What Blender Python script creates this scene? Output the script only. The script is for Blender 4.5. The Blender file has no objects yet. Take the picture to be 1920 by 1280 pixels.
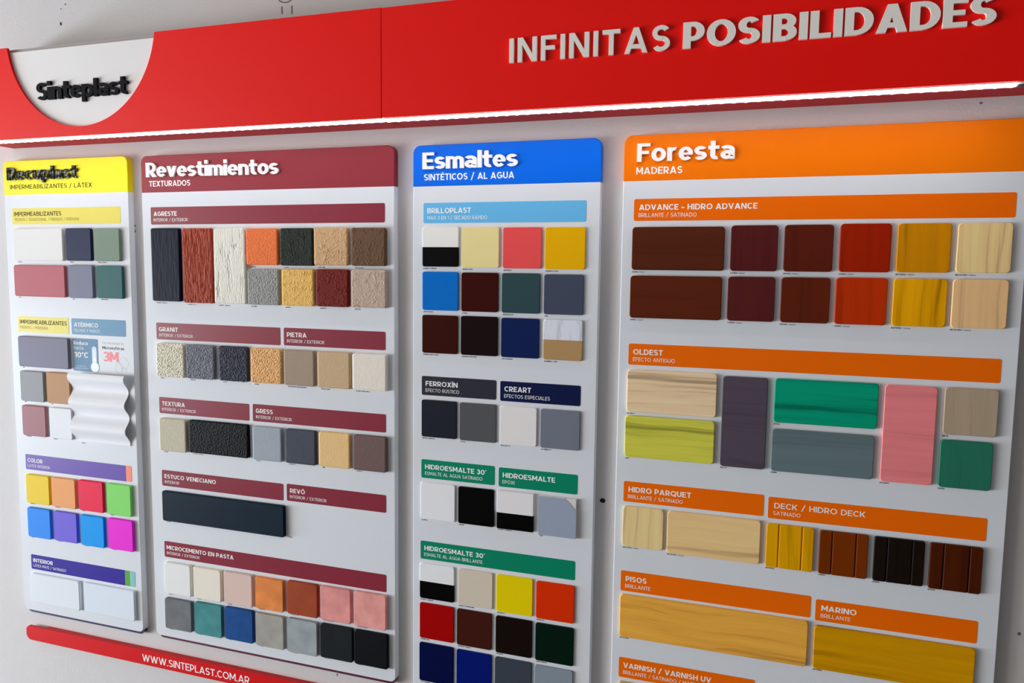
import bpy, bmesh, math, random
from mathutils import Vector, Matrix, noise

# ------------------------------------------------------------------ camera, world, lights, exposure
scn = bpy.context.scene
COL = scn.collection
scn.view_settings.view_transform = 'Standard'
scn.view_settings.look = 'None'
scn.view_settings.gamma = 1.0
scn.view_settings.use_curve_mapping = False
scn.view_settings.exposure = 0.12
try:
    scn.cycles.max_bounces = 8
    scn.cycles.use_denoising = True
except Exception:
    pass

cam_d = bpy.data.cameras.new('camera')
cam = bpy.data.objects.new('camera', cam_d)
COL.objects.link(cam)
cam_d.sensor_width = 36.0
cam_d.lens = 36.0 * 1415.6 / 1920.0
cam_d.clip_start = 0.01
rt = Vector((0.94856894, 0.31633677, 0.01216588))
dn = Vector((0.04113319, -0.08505559, -0.9955268))
fw = Vector((-0.31388695, 0.94482623, -0.09369303))
cam.matrix_world = Matrix(((rt.x, -dn.x, -fw.x, 0.0), (rt.y, -dn.y, -fw.y, 0.0),
                           (rt.z, -dn.z, -fw.z, 1.6), (0, 0, 0, 1)))
scn.camera = cam

world = bpy.data.worlds.new('daylight_world')
scn.world = world
world.use_nodes = True
bg = world.node_tree.nodes['Background']
bg.inputs[0].default_value = (1.0, 0.97, 1.0, 1)
bg.inputs[1].default_value = 0.05

def area(name, loc, target, sx, sy, power, color):
    l = bpy.data.lights.new(name, 'AREA')
    l.shape = 'RECTANGLE'; l.size = sx; l.size_y = sy
    l.energy = power; l.color = color
    o = bpy.data.objects.new(name, l)
    COL.objects.link(o)
    o.location = loc
    d = Vector(target) - Vector(loc)
    o.rotation_euler = d.to_track_quat('-Z', 'Y').to_euler()
    return o
# daylight through the two windows in the left wall
area('window_daylight_low', (-5.58, 0.25, 0.70), (0.0, 0.25, 0.70), 1.3, 0.65, 128, (0.78, 1.0, 1.26))
area('window_daylight_middle', (-5.58, -1.1, 0.70), (0.0, -1.1, 0.70), 1.4, 0.65, 100, (1.0, 1.0, 1.04))
area('window_daylight_high', (-5.58, -1.1, 1.40), (0.0, -1.1, 1.40), 1.4, 0.75, 52, (1.05, 1.0, 0.92))
area('second_window_daylight', (-5.58, -2.7, 1.4), (0.0, -2.7, 1.4), 1.4, 1.8, 84, (1.03, 1.0, 0.97))

# ------------------------------------------------------------------ helpers
YW = 1.2138      # display wall surface
YP = 1.2000      # front of the display panels
random.seed(4)

def lin(v):
    return v / 12.92 if v <= 0.04045 else ((v + 0.055) / 1.055) ** 2.4
def rgb(h):
    if isinstance(h, tuple):
        return tuple(lin(v / 255.0) for v in h) + (1.0,)
    return tuple(lin(int(h[i:i + 2], 16) / 255.0) for i in (0, 2, 4)) + (1.0,)

MATS = {}
def mat(key, color, rough=0.5, spec=0.5, build=None, emit=None, metal=0.0):
    if key in MATS:
        return MATS[key]
    m = bpy.data.materials.new(key)
    m.use_nodes = True
    nt = m.node_tree
    b = nt.nodes['Principled BSDF']
    b.inputs['Base Color'].default_value = rgb(color)
    b.inputs['Roughness'].default_value = rough
    b.inputs['Specular IOR Level'].default_value = spec
    b.inputs['Metallic'].default_value = metal
    if emit:
        b.inputs['Emission Color'].default_value = rgb(emit[0])
        b.inputs['Emission Strength'].default_value = emit[1]
    if build:
        build(nt, b)
    MATS[key] = m
    return m

def node(nt, t, **k):
    n = nt.nodes.new(t)
    for a, v in k.items():
        setattr(n, a, v)
    return n
def coords(nt, scale, offset_random=True):
    tc = node(nt, 'ShaderNodeTexCoord')
    mp = node(nt, 'ShaderNodeMapping')
    mp.inputs['Scale'].default_value = scale
    nt.links.new(tc.outputs['Object'], mp.inputs['Vector'])
    if offset_random:
        oi = node(nt, 'ShaderNodeObjectInfo')
        mu = node(nt, 'ShaderNodeMath', operation='MULTIPLY')
        mu.inputs[1].default_value = 37.0
        nt.links.new(oi.outputs['Random'], mu.inputs[0])
        cb = node(nt, 'ShaderNodeCombineXYZ')
        for i in range(3):
            nt.links.new(mu.outputs[0], cb.inputs[i])
        nt.links.new(cb.outputs[0], mp.inputs['Location'])
    return mp.outputs['Vector']

def wood_mat(color, kind):
    """stained pine: long streaks along the grain, a slow wave for the growth figure"""
    horiz = kind[4] == 'h'
    con = {'1': 0.16, '2': 0.22, '3': 0.36, '4': 0.34}[kind[5]]
    warp = {'1': 0.3, '2': 0.7, '3': 0.5, '4': 1.1}[kind[5]]
    def build(nt, b):
        s = (2.6, 74, 74) if horiz else (74, 74, 2.6)
        v0 = coords(nt, (9, 9, 9))
        nw = node(nt, 'ShaderNodeTexNoise'); nw.inputs['Scale'].default_value = 1.0; nw.inputs['Detail'].default_value = 1.0
        nt.links.new(v0, nw.inputs['Vector'])
        va = node(nt, 'ShaderNodeVectorMath', operation='MULTIPLY_ADD')
        va.inputs[1].default_value = (0, 0, warp * 1.9) if horiz else (warp * 1.9, 0, 0)
        nt.links.new(nw.outputs['Color'], va.inputs[0]); nt.links.new(coords(nt, s), va.inputs[2])
        v = va.outputs[0]
        n1 = node(nt, 'ShaderNodeTexNoise'); n1.inputs['Scale'].default_value = 1.0
        n1.inputs['Detail'].default_value = 3.0; n1.inputs['Distortion'].default_value = 0.25
        nt.links.new(v, n1.inputs['Vector'])
        v2 = coords(nt, (8, 420, 420) if horiz else (420, 420, 8))
        n2 = node(nt, 'ShaderNodeTexNoise'); n2.inputs['Scale'].default_value = 1.0
        n2.inputs['Detail'].default_value = 2.0
        nt.links.new(v2, n2.inputs['Vector'])
        ad = node(nt, 'ShaderNodeMath', operation='MULTIPLY_ADD')
        ad.inputs[1].default_value = 0.28
        nt.links.new(n2.outputs['Fac'], ad.inputs[0]); nt.links.new(n1.outputs['Fac'], ad.inputs[2])
        cr = node(nt, 'ShaderNodeValToRGB')
        c = rgb(color)
        e = cr.color_ramp.elements
        dk = tuple(x * (1 - con * 1.3) for x in c[:3]) + (1,)
        lt = tuple(min(1, x * (1 + con * 0.55)) for x in c[:3]) + (1,)
        e[0].position = 0.42; e[0].color = dk
        e[1].position = 0.82; e[1].color = lt
        mid = e.new(0.58); mid.color = c
        nt.links.new(ad.outputs[0], cr.inputs[0]); nt.links.new(cr.outputs[0], b.inputs['Base Color'])
    return mat('wood_%s_%s' % (str(color), kind), color, 0.38, 0.1, build)

def cloud_mat(color):
    def build(nt, b):
        v = coords(nt, (1, 1, 1))
        n1 = node(nt, 'ShaderNodeTexNoise'); n1.inputs['Scale'].default_value = 38
        n1.inputs['Detail'].default_value = 5.0
        nt.links.new(v, n1.inputs['Vector'])
        cr = node(nt, 'ShaderNodeValToRGB'); c = rgb(color); e = cr.color_ramp.elements
        e[0].position = 0.3; e[0].color = tuple(x * 0.84 for x in c[:3]) + (1,)
        e[1].position = 0.72; e[1].color = tuple(min(1, x * 1.14) for x in c[:3]) + (1,)
        nt.links.new(n1.outputs['Fac'], cr.inputs[0]); nt.links.new(cr.outputs[0], b.inputs['Base Color'])
    return mat('trowelled_%s' % (color,), color, 0.5, 0.1, build)

def grain_mat(color, size, amount, rough=0.7):
    def build(nt, b):
        v = coords(nt, (1, 1, 1))
        n1 = node(nt, 'ShaderNodeTexNoise'); n1.inputs['Scale'].default_value = size
        n1.inputs['Detail'].default_value = 3.0
        nt.links.new(v, n1.inputs['Vector'])
        bp = node(nt, 'ShaderNodeBump'); bp.inputs['Strength'].default_value = amount
        bp.inputs['Distance'].default_value = 0.0015
        nt.links.new(n1.outputs['Fac'], bp.inputs['Height']); nt.links.new(bp.outputs[0], b.inputs['Normal'])
    return mat('rough_%s_%d_%.2f' % (str(color), size, amount), color, rough, 0.15, build)

def metal_smudge_mat(color):
    def build(nt, b):
        v = coords(nt, (160, 160, 18), False)
        n1 = node(nt, 'ShaderNodeTexNoise'); n1.inputs['Scale'].default_value = 1
        n1.inputs['Detail'].default_value = 4
        nt.links.new(v, n1.inputs['Vector'])
        cr = node(nt, 'ShaderNodeValToRGB'); c = rgb(color); e = cr.color_ramp.elements
        e[0].position = 0.3; e[0].color = tuple(x * 0.72 for x in c[:3]) + (1,)
        e[1].position = 0.52; e[1].color = c
        nt.links.new(n1.outputs['Fac'], cr.inputs[0]); nt.links.new(cr.outputs[0], b.inputs['Base Color'])
    return mat('aluminium_paint', color, 0.4, 0.5, build)

def wall_build(nt, b):
    v = coords(nt, (1, 1, 1), False)
    n1 = node(nt, 'ShaderNodeTexNoise'); n1.inputs['Scale'].default_value = 260; n1.inputs['Detail'].default_value = 3
    n2 = node(nt, 'ShaderNodeTexNoise'); n2.inputs['Scale'].default_value = 9; n2.inputs['Detail'].default_value = 4
    nt.links.new(v, n1.inputs['Vector']); nt.links.new(v, n2.inputs['Vector'])
    ma = node(nt, 'ShaderNodeMath', operation='MULTIPLY_ADD'); ma.inputs[1].default_value = 3.0
    nt.links.new(n2.outputs['Fac'], ma.inputs[0]); nt.links.new(n1.outputs['Fac'], ma.inputs[2])
    bp = node(nt, 'ShaderNodeBump'); bp.inputs['Strength'].default_value = 0.22; bp.inputs['Distance'].default_value = 0.0012
    nt.links.new(ma.outputs[0], bp.inputs['Height']); nt.links.new(bp.outputs[0], b.inputs['Normal'])

def wavy_gloss(nt, b):
    v = coords(nt, (1, 1, 1), False)
    n1 = node(nt, 'ShaderNodeTexNoise'); n1.inputs['Scale'].default_value = 36; n1.inputs['Detail'].default_value = 2
    nt.links.new(v, n1.inputs['Vector'])
    bp = node(nt, 'ShaderNodeBump'); bp.inputs['Strength'].default_value = 0.55; bp.inputs['Distance'].default_value = 0.006
    nt.links.new(n1.outputs['Fac'], bp.inputs['Height']); nt.links.new(bp.outputs[0], b.inputs['Normal'])

M_WALL = mat('white_wall_paint', 'd8d4d2', 0.75, 0.3, wall_build)
M_BOARD = mat('white_board', 'e5e8ec', 0.45, 0.16)

class MB:
    """collects faces, becomes one mesh object"""
    def __init__(self):
        self.v = []; self.f = []
    def add(self, vs, fs):
        n = len(self.v)
        self.v += [tuple(p) for p in vs]
        self.f += [tuple(i + n for i in f) for f in fs]
        return self
    def box(self, x0, x1, y0, y1, z0, z1):
        vs = [(x, y, z) for x in (x0, x1) for y in (y0, y1) for z in (z0, z1)]
        return self.add(vs, [(0, 1, 3, 2), (4, 6, 7, 5), (0, 4, 5, 1), (2, 3, 7, 6), (0, 2, 6, 4), (1, 5, 7, 3)])
    def prism(self, pts, yf, yb, bevel=0.0, inner=None):
        """pts: outline (x,z) counter-clockwise seen from the front (-y); yf front, yb back"""
        n = len(pts)
        rings = []
        if bevel and inner:
            rings.append([(x, yf, z) for x, z in inner])
            rings.append([(x, yf + bevel, z) for x, z in pts])
        else:
            rings.append([(x, yf, z) for x, z in pts])
        rings.append([(x, yb, z) for x, z in pts])
        vs = [p for r in rings for p in r]
        fs = [tuple(range(n))]
        for k in range(len(rings) - 1):
            for i in range(n):
                j = (i + 1) % n
                fs.append((k * n + j, k * n + i, (k + 1) * n + i, (k + 1) * n + j))
        m = (len(rings) - 1) * n
        fs.append(tuple(m + i for i in reversed(range(n))))
        return self.add(vs, fs)
    def build(self, name, material, parent=None, origin=None, smooth=False):
        me = bpy.data.meshes.new(name)
        o0 = Vector(origin) if origin else Vector((0, 0, 0))
        me.from_pydata([tuple(Vector(p) - o0) for p in self.v], [], self.f)
        me.materials.append(material)
        me.update()
        if smooth:
            for p in me.polygons:
                p.use_smooth = True
        o = bpy.data.objects.new(name, me)
        COL.objects.link(o)
        o.location = o0
        if parent:
            o.parent = parent
            w = Vector((0, 0, 0)); q = parent
            while q:
                w += q.location; q = q.parent
            o.location = o0 - w
        return o

def rrect(x0, x1, z0, z1, r, seg=5, rt_=None):
    """rounded rectangle, counter-clockwise from the front; r = one radius or (bl, br, tr, tl)"""
    rs = r if isinstance(r, (tuple, list)) else (r, r, r, r)
    out = []
    for (cx, cz, sx, sz, a0), q in zip(((x0, z0, 1, 1, 180), (x1, z0, -1, 1, 270), (x1, z1, -1, -1, 0), (x0, z1, 1, -1, 90)), rs):
        if q <= 0:
            out.append((cx, cz)); continue
        for i in range(seg + 1):
            a = math.radians(a0 + 90.0 * i / seg)
            out.append((cx + sx * q + q * math.cos(a), cz + sz * q + q * math.sin(a)))
    return out

def empty(name, loc, label, cat, group=None):
    o = bpy.data.objects.new(name, None)
    COL.objects.link(o)
    o.empty_display_size = 0.05
    o.location = loc
    return tag(o, label, cat, group)
def tag(o, label=None, cat=None, group=None, kind=None):
    if label: o['label'] = label
    if cat: o['category'] = cat
    if group: o['group'] = group
    if kind: o['kind'] = kind
    return o

# ------------------------------------------------------------------ lettering: a geometric sans drawn as strokes
class Glyph:
    def __init__(self, t):
        self.t = t; self.h = t / 2; self.hh = t * (0.47 if t < .16 else 0.47 - (t - .16) * 1.3); self.p = []
    def V(self, x, y0, y1):
        h = self.h; self.p.append([(x - h, y0), (x + h, y0), (x + h, y1), (x - h, y1)])
    def H(self, y, x0, x1):
        h = self.hh; self.p.append([(x0, y - h), (x1, y - h), (x1, y + h), (x0, y + h)])
    def D(self, x0, y0, x1, y1, k=1.0):
        if y0 > y1: x0, y0, x1, y1 = x1, y1, x0, y0
        w = self.h * k * math.hypot(x1 - x0, y1 - y0) / abs(y1 - y0)
        self.p.append([(x0 - w, y0), (x0 + w, y0), (x1 + w, y1), (x1 - w, y1)])
    def A(self, cx, cy, rx, ry, a0, a1):
        n = max(2, int(math.ceil(abs(a1 - a0) / 14.0)))
        pr = None
        for i in range(n + 1):
            a = math.radians(a0 + (a1 - a0) * i / n)
            c, s = math.cos(a), math.sin(a)
            o = (cx + (rx + self.h) * c, cy + (ry + self.hh) * s)
            q = (cx + max(0.005, rx - self.h) * c, cy + max(0.005, ry - self.hh) * s)
            if pr:
                quad = [pr[1], pr[0], o, q] if a1 > a0 else [q, o, pr[0], pr[1]]
                self.p.append(quad)
            pr = (o, q)
    def R(self, x0, y0, x1, y1):
        self.p.append([(x0, y0), (x1, y0), (x1, y1), (x0, y1)])

XH = 0.73
def glyph(ch, t):
    g = Glyph(t); h, hh = g.h, g.hh
    acc = None
    if ch in 'ÁÉÍÓÚ':
        acc = 1.0; ch = 'AEIOU'['ÁÉÍÓÚ'.index(ch)]
    if ch in 'áéíóú':
        acc = XH; ch = 'aeiou'['áéíóú'.index(ch)]
    w = 0.6
    if ch == ' ': return 0.28, []
    if ch in 'A':
        w = 0.74 + t * 1.18 - .07; c = w / 2
        wd = h * 1.12; g.D(wd, 0, c, 1); g.D(w - wd, 0, c, 1); g.H(0.26, w * .2, w * .8)
    elif ch == 'B':
        w = 0.58 + t * 1.08 - .07; g.V(h, 0, 1); ru = (0.48 - hh) / 2 + .005; m = 0.52
        for y in (hh, m, 1 - hh): g.H(y, 0, w * .55)
        g.A(w * .5, (m + 1 - hh) / 2, w * .46 - h, (1 - hh - m) / 2, -90, 90)
        g.A(w * .5, (m + hh) / 2, w * .5 - h, (m - hh) / 2, -90, 90)
    elif ch in 'C':
        w = 0.70 + t * 1.08 - .07; g.A(w * .52, .5, w * .52 - h, .5 - hh, 44, 316)
    elif ch == 'D':
        w = 0.66 + t * 1.18 - .07; g.V(h, 0, 1); g.H(hh, 0, w * .45); g.H(1 - hh, 0, w * .45)
        g.A(w * .42, .5, w * .58 - h, .5 - hh, -90, 90)
    elif ch in 'EF':
        w = 0.50 + t * 1.08 - .07; g.V(h, 0, 1); g.H(1 - hh, 0, w); g.H(.5, 0, w * .9)
        if ch == 'E': g.H(hh, 0, w)
    elif ch == 'G':
        w = 0.74 + t * 1.08 - .07; g.A(w * .5, .5, w * .5 - h, .5 - hh, 42, 325)
        g.V(w - h, .14, .5); g.H(.46, w * .52, w)
    elif ch == 'H':
        w = 0.64 + t * 1.08 - .07; g.V(h, 0, 1); g.V(w - h, 0, 1); g.H(.5, 0, w)
    elif ch == 'I':
        w = t; g.V(h, 0, 1)
    elif ch == 'J':
        w = 0.45 + t * 1.08 - .07; g.V(w - h, .3, 1); g.A(w * .45, .3, w * .55 - h, .3 - hh, 0, -150)
    elif ch == 'K':
        w = 0.62 + t * 1.18 - .07; g.V(h, 0, 1); g.D(h * 2, .36, w - h * 1.3, 1); g.D(w - h * 1.3, 0, w * .42, .56)
    elif ch == 'L':
        w = 0.48 + t * 1.03 - .07; g.V(h, 0, 1); g.H(hh, 0, w)
    elif ch == 'M':
        w = 0.76 + t * 1.28 - .07; g.V(h, 0, 1); g.V(w - h, 0, 1)
        g.D(w / 2, .24, h * 1.2, 1, .9); g.D(w / 2, .24, w - h * 1.2, 1, .9)
    elif ch == 'N':
        w = 0.66 + t * 1.13 - .07; g.V(h, 0, 1); g.V(w - h, 0, 1); g.D(w - h * 1.25, 0, h * 1.25, 1, .95)
    elif ch in 'OQ':
        w = 0.80 + t * 1.13 - .07; g.A(w / 2, .5, w / 2 - h, .5 - hh, 0, 360)
        if ch == 'Q': g.D(w - h, -.06, w * .55, .3)
    elif ch == 'P':
        w = 0.54 + t * 1.13 - .07; g.V(h, 0, 1); g.H(1 - hh, 0, w * .5); g.H(.36, 0, w * .5)
        g.A(w * .46, (1.36 - hh) / 2, w * .54 - h, (1 - hh - .36) / 2, -90, 90)
    elif ch == 'R':
        w = 0.58 + t * 1.13 - .07; g.V(h, 0, 1); g.H(1 - hh, 0, w * .5); g.H(.38, 0, w * .5)
        g.A(w * .46, (1.38 - hh) / 2, w * .52 - h, (1 - hh - .38) / 2, -90, 90); g.D(w - h * 1.15, 0, w * .45, .4)
    elif ch == 'S':
        w = 0.54 + t * 1.08 - .07; ry = (.5 - hh) / 2
        g.A(w / 2, .5 + ry, w / 2 - h, ry, 32, 270); g.A(w / 2, .5 - ry, w / 2 - h, ry, 90, -148)
    elif ch == 'T':
        w = 0.56 + t * 1.08 - .07; g.H(1 - hh, 0, w); g.V(w / 2, 0, 1)
    elif ch == 'U':
        w = 0.62 + t * 1.08 - .07; g.V(h, .36, 1); g.V(w - h, .36, 1); g.A(w / 2, .36, w / 2 - h, .36 - hh, 180, 360)
    elif ch == 'V':
        w = 0.70 + t * 1.18 - .07; wd = h * 1.12; g.D(w / 2, 0, wd, 1); g.D(w / 2, 0, w - wd, 1)
    elif ch == 'W':
        w = 1.08 + t * 1.38 - .07; wd = h * 1.1; a = w * .29
        g.D(a, 0, wd, 1); g.D(a, 0, w / 2, 1); g.D(w - a, 0, w / 2, 1); g.D(w - a, 0, w - wd, 1)
    elif ch == 'X':
        w = 0.66 + t * 1.18 - .07; wd = h * 1.25; g.D(wd, 0, w - wd, 1); g.D(w - wd, 0, wd, 1)
    elif ch == 'Y':
        w = 0.66 + t * 1.18 - .07; wd = h * 1.2; g.V(w / 2, 0, .45); g.D(w / 2, .38, wd, 1); g.D(w / 2, .38, w - wd, 1)
    elif ch == 'Z':
        w = 0.56 + t * 1.08 - .07; g.H(hh, 0, w); g.H(1 - hh, 0, w); g.D(h * 1.5, hh, w - h * 1.5, 1 - hh)
    elif ch == '0':
        w = 0.60 + t * 1.08 - .07; g.A(w / 2, .5, w / 2 - h, .5 - hh, 0, 360)
    elif ch == '1':
        w = 0.26 + t * 1.28 - .07; g.V(w - h, 0, 1); g.D(h * .6, .78, w - h, 1 - hh * .4)
    elif ch == '2':
        w = 0.50 + t * .8; g.A(w / 2, 1 - .28, w / 2 - h, .28 - hh, 160, -20); g.D(h * 1.5, hh, w - h, .66); g.H(hh, 0, w)
    elif ch == '4':
        w = 0.56 + t * .8; g.V(w * .72, 0, 1); g.H(.25, 0, w); g.D(h * 1.4, .25, w * .68, 1)
    elif ch == '9':
        w = 0.54 + t * .8; g.A(w / 2, .68, w / 2 - h, .32 - hh, 0, 360); g.D(w * .35, 0, w - h, .62)
    elif ch == '3':
        w = 0.52 + t * 1.08 - .07; ry = (.5 - hh) / 2
        g.A(w * .46, .5 + ry, w * .5 - h, ry, 150, -90); g.A(w * .46, .5 - ry, w * .54 - h, ry, 90, -150); g.H(.5, w * .3, w * .5)
    elif ch == '/':
        w = 0.50 + t * 0.98 - .07; g.D(h, -.12, w - h, 1.08, .85)
    elif ch == '-':
        w = 0.34 + t * 0.98 - .07; g.H(.38, 0, w)
    elif ch == '.':
        w = t * 1.1; g.R(0, 0, w, t * 1.05)
    elif ch == '´':
        w = .22; g.D(.05, .76, .17, 1.02, .7)
    elif ch == 'º':
        w = .34; k = Glyph(t * .6); k.A(.17, .84, .12, .12, 0, 360); g.p += k.p
    # lower case
    elif ch == 'a':
        w = 0.50 + t * 1.13 - .07; g.V(w - h, 0, XH * .66)
        g.A(w * .46, XH * .66, w * .54 - h, XH * .34 - hh, 0, 145)
        g.A(w * .46, .235, w * .46 - h, .235 - hh, 0, 360)
    elif ch == 'b':
        w = 0.58 + t * 1.08 - .07; g.V(h, 0, 1.02); g.A(w * .5, XH / 2, w / 2 - h, XH / 2 - hh, 0, 360)
    elif ch == 'c':
        w = 0.52 + t * 1.08 - .07; g.A(w * .52, XH / 2, w * .52 - h, XH / 2 - hh, 46, 314)
    elif ch == 'd':
        w = 0.58 + t * 1.08 - .07; g.V(w - h, 0, 1.02); g.A(w * .5, XH / 2, w / 2 - h, XH / 2 - hh, 0, 360)
    elif ch == 'e':
        w = 0.54 + t * 1.10 - .07; g.A(w / 2, XH / 2, w / 2 - h, XH / 2 - hh, 0, 318)
        k = min(hh, .062); g.R(h, XH * .5 - k, w - h * .2, XH * .5 + k * .8)
    elif ch == 'f':
        w = 0.36 + t * 0.98 - .07; g.V(w * .42, 0, .8); g.H(XH - hh, 0, w * .9); g.A(w * .42 + .2, .8, .2, .24 - hh, 180, 85)
    elif ch == 'g':
        w = 0.58 + t * 1.08 - .07; g.V(w - h, 0, XH); g.A(w * .5, XH / 2, w / 2 - h, XH / 2 - hh, 0, 360)
        g.A(w * .5, .02, w / 2 - h, .26 - hh, 0, -150)
    elif ch == 'h':
        w = 0.54 + t * 1.08 - .07; g.V(h, 0, 1.02); g.V(w - h, 0, .44); g.A(w / 2, .44, w / 2 - h, XH - .44 - hh, 0, 180)
    elif ch in 'il':
        w = t
        if ch == 'i': g.V(h, 0, XH); g.R(0, XH + .09, t, min(1.06, XH + .09 + t))
        else: g.V(h, 0, 1.02)
    elif ch == 'm':
        w = 0.84 + t * 1.23 - .07; g.V(h, 0, XH); g.V(w / 2, 0, .46); g.V(w - h, 0, .46)
        r = (w / 2 - h) / 2
        g.A(h + r, .46, r, XH - .46 - hh, 0, 180); g.A(w / 2 + r, .46, r, XH - .46 - hh, 0, 180)
    elif ch == 'n':
        w = 0.52 + t * 1.10 - .07; g.V(h, 0, XH); g.V(w - h, 0, .44); g.A(w / 2, .44, w / 2 - h, XH - .44 - hh, 0, 180)
    elif ch == 'o':
        w = 0.56 + t * 1.13 - .07; g.A(w / 2, XH / 2, w / 2 - h, XH / 2 - hh, 0, 360)
    elif ch == 'p':
        w = 0.58 + t * 1.08 - .07; g.V(h, -.25, XH); g.A(w * .5, XH / 2, w / 2 - h, XH / 2 - hh, 0, 360)
    elif ch == 'r':
        w = 0.34 + t * 1.03 - .07; g.V(h, 0, XH); g.A(w * .72, .40, w * .72 - h, XH - .40 - hh, 180, 72)
    elif ch == 's':
        w = 0.44 + t * 1.10 - .07; ry = (XH / 2 - hh) / 2
        g.A(w / 2, XH / 2 + ry, w / 2 - h, ry, 30, 270); g.A(w / 2, XH / 2 - ry, w / 2 - h, ry, 90, -150)
    elif ch == 't':
        w = 0.36 + t * 1.08 - .07; x = w * .42; g.V(x, .22, .98); g.H(XH - hh, 0, w)
        g.A(x + .2, .22, .2, .22 - hh, 180, 285)
    elif ch == 'u':
        w = 0.52 + t * 1.10 - .07; g.V(h, .3, XH); g.V(w - h, 0, XH); g.A(w / 2, .3, w / 2 - h, .3 - hh, 180, 360)
    elif ch == 'v':
        w = 0.54 + t * 1.18 - .07; wd = h * 1.15; g.D(w / 2, 0, wd, XH); g.D(w / 2, 0, w - wd, XH)
    elif ch == 'y':
        w = 0.54 + t * 1.18 - .07; wd = h * 1.15; g.D(w / 2, 0, wd, XH); g.D(w * .3, -.25, w - wd, XH)
    elif ch == 'M':
        pass
    if ch in 'Cc' : w *= .93
    if acc:
        g.D(w * .46, acc + .07, w * .62, acc + .25, .8)
    return w, g.p

def layout(s, t, gap=None):
    gap = (0.15 - t * 0.22) if gap is None else gap
    x = 0.0; out = []
    for ch in s:
        w, ps = glyph(ch, t)
        out.append((ch, x, w, ps)); x += w + gap
    return out, x - gap

def lettering(name, s, x0, x1, zb, cap, t, y, material, parent, depth=0.0, each=None, gap=None, z1=None):
    """writing on the plane y; x0..x1 fits its length; depth > 0 makes raised letters; each = name of one object per letter"""
    lay, W = layout(s, t, gap)
    sx = (x1 - x0) / W
    dz = 0.0 if z1 is None else (z1 - zb)
    mb = MB(); i = 0; objs = []
    for ch, gx, gw, ps in lay:
        if not ps: continue
        if each: mb = MB(); i = 0
        zz = zb + dz * (gx / W)
        for q in ps:
            pts = [(x0 + (gx + a) * sx, zz + b * cap) for a, b in q]
            ar = sum(pts[k][0] * pts[(k + 1) % 4][1] - pts[(k + 1) % 4][0] * pts[k][1] for k in range(4))
            if abs(ar) < 1e-12: continue
            if ar < 0: pts.reverse()
            if depth:
                k_ = 1.0 - .0016 * (i % 7); mx = sum(a for a, b in pts) / 4; mz = sum(b for a, b in pts) / 4
                pts = [(mx + (a - mx) * k_, mz + (b - mz) * k_) for a, b in pts]
                mb.prism(pts, y - depth - 2e-5 * (i % 9), y)
            else:
                mb.add([(a, y - 6e-5 - 4e-6 * (i % 9), b) for a, b in pts], [(0, 1, 2, 3)])
            i += 1
        if each:
            o = mb.build(each, material, parent, (x0 + gx * sx, y, zz))
            objs.append(o)
    if not each:
        objs.append(mb.build(name, material, parent, (x0, y, zb)))
    return objs

# ------------------------------------------------------------------ the room
def struct(o):
    o['kind'] = 'structure'; return o
XLW = -5.6       # left wall with the window
wall = struct(MB().box(XLW - .05, 2.4, YW, YW + 0.15, 0, 2.9).build('wall_back', M_WALL))
M_ROOM = mat('grey_wall_paint', '7e7a76', 0.8)
M_FLOOR = mat('grey_floor', '5f5a55', 0.5)
struct(MB().box(XLW - .05, 2.4, -3.6, YW + 0.15, -0.1, 0).build('floor', M_FLOOR))
struct(MB().box(XLW - .05, 2.4, -3.6, YW + 0.15, 2.9, 3.0).build('ceiling', mat('ceiling_paint', 'a8a6a2', 0.8)))
struct(MB().box(2.4, 2.55, -3.6, YW + 0.15, 0, 2.9).build('wall_right', M_ROOM))
struct(MB().box(XLW - .15, 2.55, -3.75, -3.6, 0, 2.9).build('wall_front', M_ROOM))
WY0, WY1, WZ0, WZ1 = -1.8, 0.95, 0.3, 2.35
wl = MB()
wl.box(XLW - .15, XLW, -3.6, YW + 0.15, 0, WZ0); wl.box(XLW - .15, XLW, -3.6, YW + 0.15, WZ1, 2.9)
wl.box(XLW - .15, XLW, -2.0, WY0, WZ0, WZ1); wl.box(XLW - .15, XLW, WY1, YW + 0.15, WZ0, WZ1)
wl.box(XLW - .15, XLW, -3.6, -3.4, WZ0, WZ1)
struct(wl.build('wall_left', M_ROOM))
M_FRAME = mat('window_frame_paint', 'e6e6e4', 0.4)
fr = MB()
xa, xb = XLW - .12, XLW - .05
fr.box(xa, xb, WY0, WY0 + .05, WZ0, WZ1); fr.box(xa, xb, WY1 - .05, WY1, WZ0, WZ1)
fr.box(xa, xb, WY0 + .05, WY1 - .05, WZ0, WZ0 + .05); fr.box(xa, xb, WY0 + .05, WY1 - .05, WZ1 - .05, WZ1)
fr.box(xa, xb, -.45, -.40, WZ0 + .05, WZ1 - .05)
struct(fr.build('window_1', M_FRAME))
fr = MB()
fr.box(xa, xb, -3.4, -3.35, WZ0, WZ1); fr.box(xa, xb, -2.05, -2.0, WZ0, WZ1)
fr.box(xa, xb, -3.35, -2.05, WZ0, WZ0 + .05); fr.box(xa, xb, -3.35, -2.05, WZ1 - .05, WZ1)
struct(fr.build('window_2', M_FRAME))
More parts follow.
